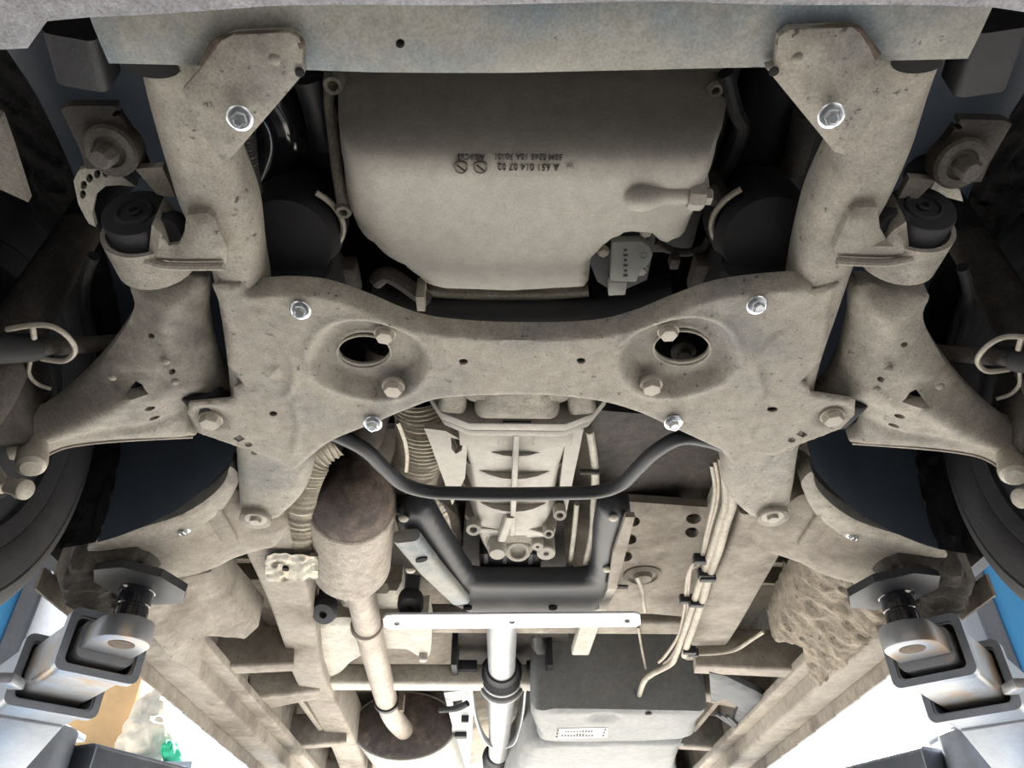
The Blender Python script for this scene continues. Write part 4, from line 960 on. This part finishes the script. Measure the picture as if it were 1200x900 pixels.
# ================================================================== FUEL AND BRAKE LINES
def line(name, pts, h, r, label, clips=()):
    t = thing(name, label, 'pipe', P(pts[len(pts)//2][0], pts[len(pts)//2][1], h))
    mk('pipe', tube([P(u, v, h) for u, v in pts], r, 12, sm=6), 'line', t)
    for u, v in clips:
        mk('clip', box(P(u, v, h-.006), (.036, .020, .022)), 'dark', t, bevel=.003)
    return t
line('fuel_line', [(846,535), (850,560), (851,590), (845,610), (836,640), (826,668), (818,690), (808,722), (800,745), (793,765), (786,778), (764,790), (754,800), (746,826)], .735, .0088, 'thick fuel line whose end curves onto the front of the fuel tank', [(827,672), (816,706)])
line('fuel_line', [(854,540), (858,565), (858,590), (850,615), (842,645), (832,672), (824,700), (814,730), (806,752), (802,768)], .73, .0100, 'thickest fuel line, running closest along the frame rail', [(829,676), (808,762)])
line('brake_line', [(838,540), (842,565), (840,590), (832,620), (826,645), (820,660), (808,668), (804,690), (802,715), (795,745), (780,768), (772,776)], .745, .0045, 'thin brake line kinked inboard of the fuel lines', [(822,655)])
line('brake_line', [(834,545), (838,570), (836,590), (828,625), (822,652), (810,664), (807,690), (806,712), (800,742), (788,768), (778,778)], .745, .0045, 'thin brake line running close beside the thick fuel lines', [(805,702)])
line('vent_hose', [(895,740), (880,750), (860,762), (830,766), (812,764), (808,750)], .74, .0055, 'thin vent hose looping from the frame rail end to the line clips', [(811,765)])
line('earth_strap', [(746,675), (752,690), (754,705), (756,716)], .80, .006, 'pale braided earth strap below the round floor grommet')
line('breather_hose', [(748,735), (752,760), (757,785)], .82, .004, 'dark thin breather hose dropping behind the tank')

# ================================================================== LIFT
def lift(sg):
    sd = 'muffler' if sg < 0 else 'fuel line'
    f = (lambda q: q) if sg < 0 else mirror
    post = thing('lift_post', 'tall blue lift post with silver telescopic arms behind the wheel on the %s side' % sd, 'lift post', (sg*1.75, 2.55, 0), 'lift posts')
    xs = 1.57
    mk('column', f(loft([(-1.75, 2.55, .0), (-1.75, 2.55, 3.9)], [rrect(.34, .34, .02)]*2, up=(0, 1, 0))), 'blue', post)
    mk('column_lip', f(loft([(-xs+.012, 2.42, .02), (-xs+.012, 2.42, 3.88)], [rrect(.05, .03, .006)]*2, up=(0, 1, 0))), 'blue', post)
    mk('base_plate', f(box((-1.75, 2.55, .012), (.6, .6, .024))), 'blue', post, bevel=.004)
    mk('carriage', f(loft([(-1.545, 2.52, HC+.25), (-1.545, 2.52, HC+1.35)], [rrect(.07, .26, .012)]*2, up=(0, 1, 0))), 'grey', post)
    mk('yoke_plate', f(box((-1.43, 2.36, HC+.56), (.30, .30, .02))), 'grey', post, bevel=.004)
    mk('yoke_plate', f(box((-1.43, 2.36, HC+.30), (.30, .30, .02))), 'grey', post, bevel=.004)
    # front swing arm: three telescoping box tubes, pad holder, stem and pad
    B = P(163, 688, .60); A = Vector((-1.40, 2.16, HC+.47))
    dr = Vector((A.x-B.x, A.y-B.y, 0)); L = dr.length; dr.normalize(); s = Vector((0, 0, 1)).cross(dr)
    zc = HC+.508
    def tb(a, b, wd, hg, dz=0, r=.014):
        p0, p1 = B+dr*a, B+dr*b; p0.z = p1.z = zc+dz
        return f(loft([p0, p1], [rrect(wd, hg, r)]*2))
    def shell(a, b, wd, hg, th, dz=0):
        p0, p1 = B+dr*a, B+dr*b; p0.z = p1.z = zc+dz
        o, i_ = rrect(wd, hg, .016), rrect(wd-2*th, hg-2*th, .010); n = len(o)
        V, _ = loft([p0, p1], [o]*2, cap=False); W, _ = loft([p0, p1], [i_]*2, cap=False)
        Fc = []
        for k in range(n):
            k2 = (k+1) % n
            Fc += [(k, k+n, k2+n, k2), (2*n+k, 2*n+k2, 3*n+k2, 3*n+k), (k, k2, 2*n+k2, 2*n+k), (n+k, 3*n+k, 3*n+k2, n+k2)]
        return f((list(V)+list(W), Fc))
    aw = mk('swing_arm', shell(.33, L+.04, .165, .125, .008, -.008), 'grey', post, label='front telescopic arm carrying the van')
    mk('arm_collar', shell(.322, .346, .185, .145, .014, -.008), 'grey', aw)
    mk('middle_tube', shell(.10, .6, .138, .100, .007), 'steelrust', aw)
    mk('middle_collar', shell(.092, .116, .158, .120, .014), 'grey', aw)
    mk('inner_tube', tb(.075, .5, .108, .070), 'grey_d', aw)
    nose = [B+s*.050*math.sin(a)-dr*.050*math.cos(a) for a in [(-.5+k/12)*PI for k in range(13)]]
    hp_ = nose+[B+dr*.12+s*.050, B+dr*.12-s*.050]
    for p in hp_: p.z = zc-.020
    mk('pad_holder', f(prism(hp_, (0, 0, .042))), 'grey_d', aw, bevel=.003)
    pb = B.copy(); pb.z = zc-.020
    mk('pin_hole', f(lathe([(.024,-.002), (.024,.001)], frame(pb, (0, 0, -1)), 20)), 'rust', aw)
    pc = B.copy(); pc.z = zc
    mk('pad_stem', f(lathe([(.031,.015), (.031,.045), (.029,.047), (.029,.052), (.031,.054), (.031,.080), (.036,.083), (.036,.095)], frame(pc, (0, 0, 1)), 28)), 'gloss', aw)
    pt = B.copy(); pt.z = HC+.592
    mk('lift_pad', f(lathe([(.03,.0), (.080,.004), (.092,.008), (.092,.024), (.08,.028)], frame(pt, (.10, 0, 1)), 8)), 'black', aw)
    g0 = B+dr*.46; g0.z = zc-.075
    mk('stiffener', f(prism([g0+s*.07, g0-s*.07, g0-s*.06+dr*.34+Vector((0, 0, -.13)), g0+s*.06+dr*.34+Vector((0, 0, -.13))], (0, 0, .06))), 'grey', aw, bevel=.004)
    hz_ = B+dr*.28-s*.10; hz_.z = zc+.03
    mk('pull_handle', f(tube([hz_, hz_-s*.03+dr*.02, hz_-s*.03+dr*.45, hz_+dr*.47], .008, 8)), 'grey', aw)
    hk = B+dr*.27+s*.10; hk.z = zc-.05
    mk('lock_tab', f(box(hk, (.03, .05, .02))), 'grey_d', aw, bevel=.003)
    # rear swing arm
    a0, a1 = Vector((-1.22, 2.34, HC+.44)), Vector((-.78, 3.24, HC+.44))
    d2 = (a1-a0).normalized(); s2 = Vector((0, 0, 1)).cross(d2)
    ra = mk('swing_arm', f(loft([a0, a0+d2*.5], [rrect(.17, .13, .012)]*2)), 'grey', post, label='rear telescopic arm reaching toward the tail')
    mk('inner_tube', f(loft([a0+d2*.3, a0+d2*1.02], [rrect(.125, .09, .012)]*2)), 'grey', ra)
    mk('arm_collar', f(loft([a0+d2*.48, a0+d2*.51], [rrect(.19, .15, .012)]*2)), 'grey', ra)
    mk('wedge_gusset', f(prism([a0+s2*-.085+Vector((0, 0, .06)), a0+d2*.4+s2*-.085+Vector((0, 0, .06)), a0+d2*.4+s2*-.085+Vector((0, 0, -.065)), a0+s2*-.085+Vector((0, 0, -.16))], s2*.17)), 'grey', ra, bevel=.004)
    mk('pivot_drum', f(lathe([(.075,-.12), (.08,-.115), (.08,.10), (.075,.105)], frame((-1.28, 2.28, HC+.43), (0, 0, 1)), 28)), 'grey', ra)
    for k in range(5): mk('gear_tooth', f(box((-1.28+.085*math.cos(k*.45+3.6), 2.28+.085*math.sin(k*.45+3.6), HC+.31), (.022, .022, .03), Matrix.Rotation(k*.45+3.6, 4, 'Z'))), 'grey_d', ra)
    rp = a0+d2*.99; rp.z = HC+.44
    mk('pad_stem', f(lathe([(.031,.02), (.031,.13)], frame(rp, (0, 0, 1)), 20)), 'gloss', ra)
    mk('lift_pad', f(lathe([(.03,.13), (.09,.14), (.09,.16), (.08,.165)], frame(rp, (0, 0, 1)), 8)), 'black', ra)
lift(-1); lift(1)

# ================================================================== CLUTTER ON A RACK BEYOND THE LIFT
YR = 6.2
q0, q1 = PY(95, 880, YR), PY(232, 905, YR)
zt = q1.z
rk = thing('storage_rack', 'grey metal storage rack beyond the lift holding a box and sacks', 'rack', ((q0.x+q1.x)/2, YR+.3, 0))
xa, xb = q0.x-.25, q1.x+.05
for x in (xa, xb):
    for y in (YR-.34, YR+.5): mk('upright', box((x, y, (zt-.03)/2), (.04, .04, zt-.03)), 'grey', rk)
for z in (.15, zt/2, zt-.015): mk('shelf', box(((xa+xb)/2, YR+.08, z), (xb-xa+.04, .88, .03)), 'grey', rk)
b0 = PY(152, 812, YR+.22)
bx0 = thing('cardboard_box', 'brown cardboard box on the rack behind the white sack', 'box', (b0.x-.12, YR+.30, zt))
hb = b0.z-zt+.10
mk('carton', box((b0.x-.18, YR+.30, zt+hb/2), (.56, .34, hb)), 'card', bx0, bevel=.004)
mk('flap', box((b0.x-.18, YR+.14, zt+hb+.03), (.55, .02, .07)), 'card', bx0)
def sack(u0, u1, v0, v1, y, m, name, lab, cat, seed, fl=1.0):
    a, b = PY(u0, v1, y), PY(u1, v0, y); c = (a+b)/2
    rx_, rz_ = (b.x-a.x)/2, (c.z-zt)
    top = PY((u0+u1)/2, v0, y).z; hgt = top-zt
    bm = bmesh.new(); bmesh.ops.create_icosphere(bm, subdivisions=5, radius=1)
    V = []
    for v in bm.verts:
        n = (noise.noise(v.co*2.0+Vector((seed, 0, 0)))*.22+noise.noise(v.co*6.0+Vector((0, seed, 0)))*.05)*fl
        p = v.co*(.9+n); V.append(Vector((c.x+p.x*rx_, y+.08+p.y*.20, max(zt, zt+hgt*.5+p.z*hgt*.55))))
    bm.faces.ensure_lookup_table(); bm.verts.index_update()
    Fc = [tuple(v.index for v in f_.verts) for f_ in bm.faces]; bm.free()
    mk(name, (V, Fc), m, None, smooth=75, label=lab, cat=cat)
sack(140, 204, 806, 856, YR-.10, 'sack', 'plastic_sack', 'crumpled white plastic sack lying against the cardboard box', 'sack', 5)
sack(122, 204, 836, 892, YR-.24, 'sack', 'plastic_sack', 'flattened white sack on the rack edge by the green cloth', 'sack', 3)
sack(184, 210, 864, 902, YR-.30, 'green', 'green_cloth', 'bunched green cloth at the edge of the rack', 'cloth', 9)
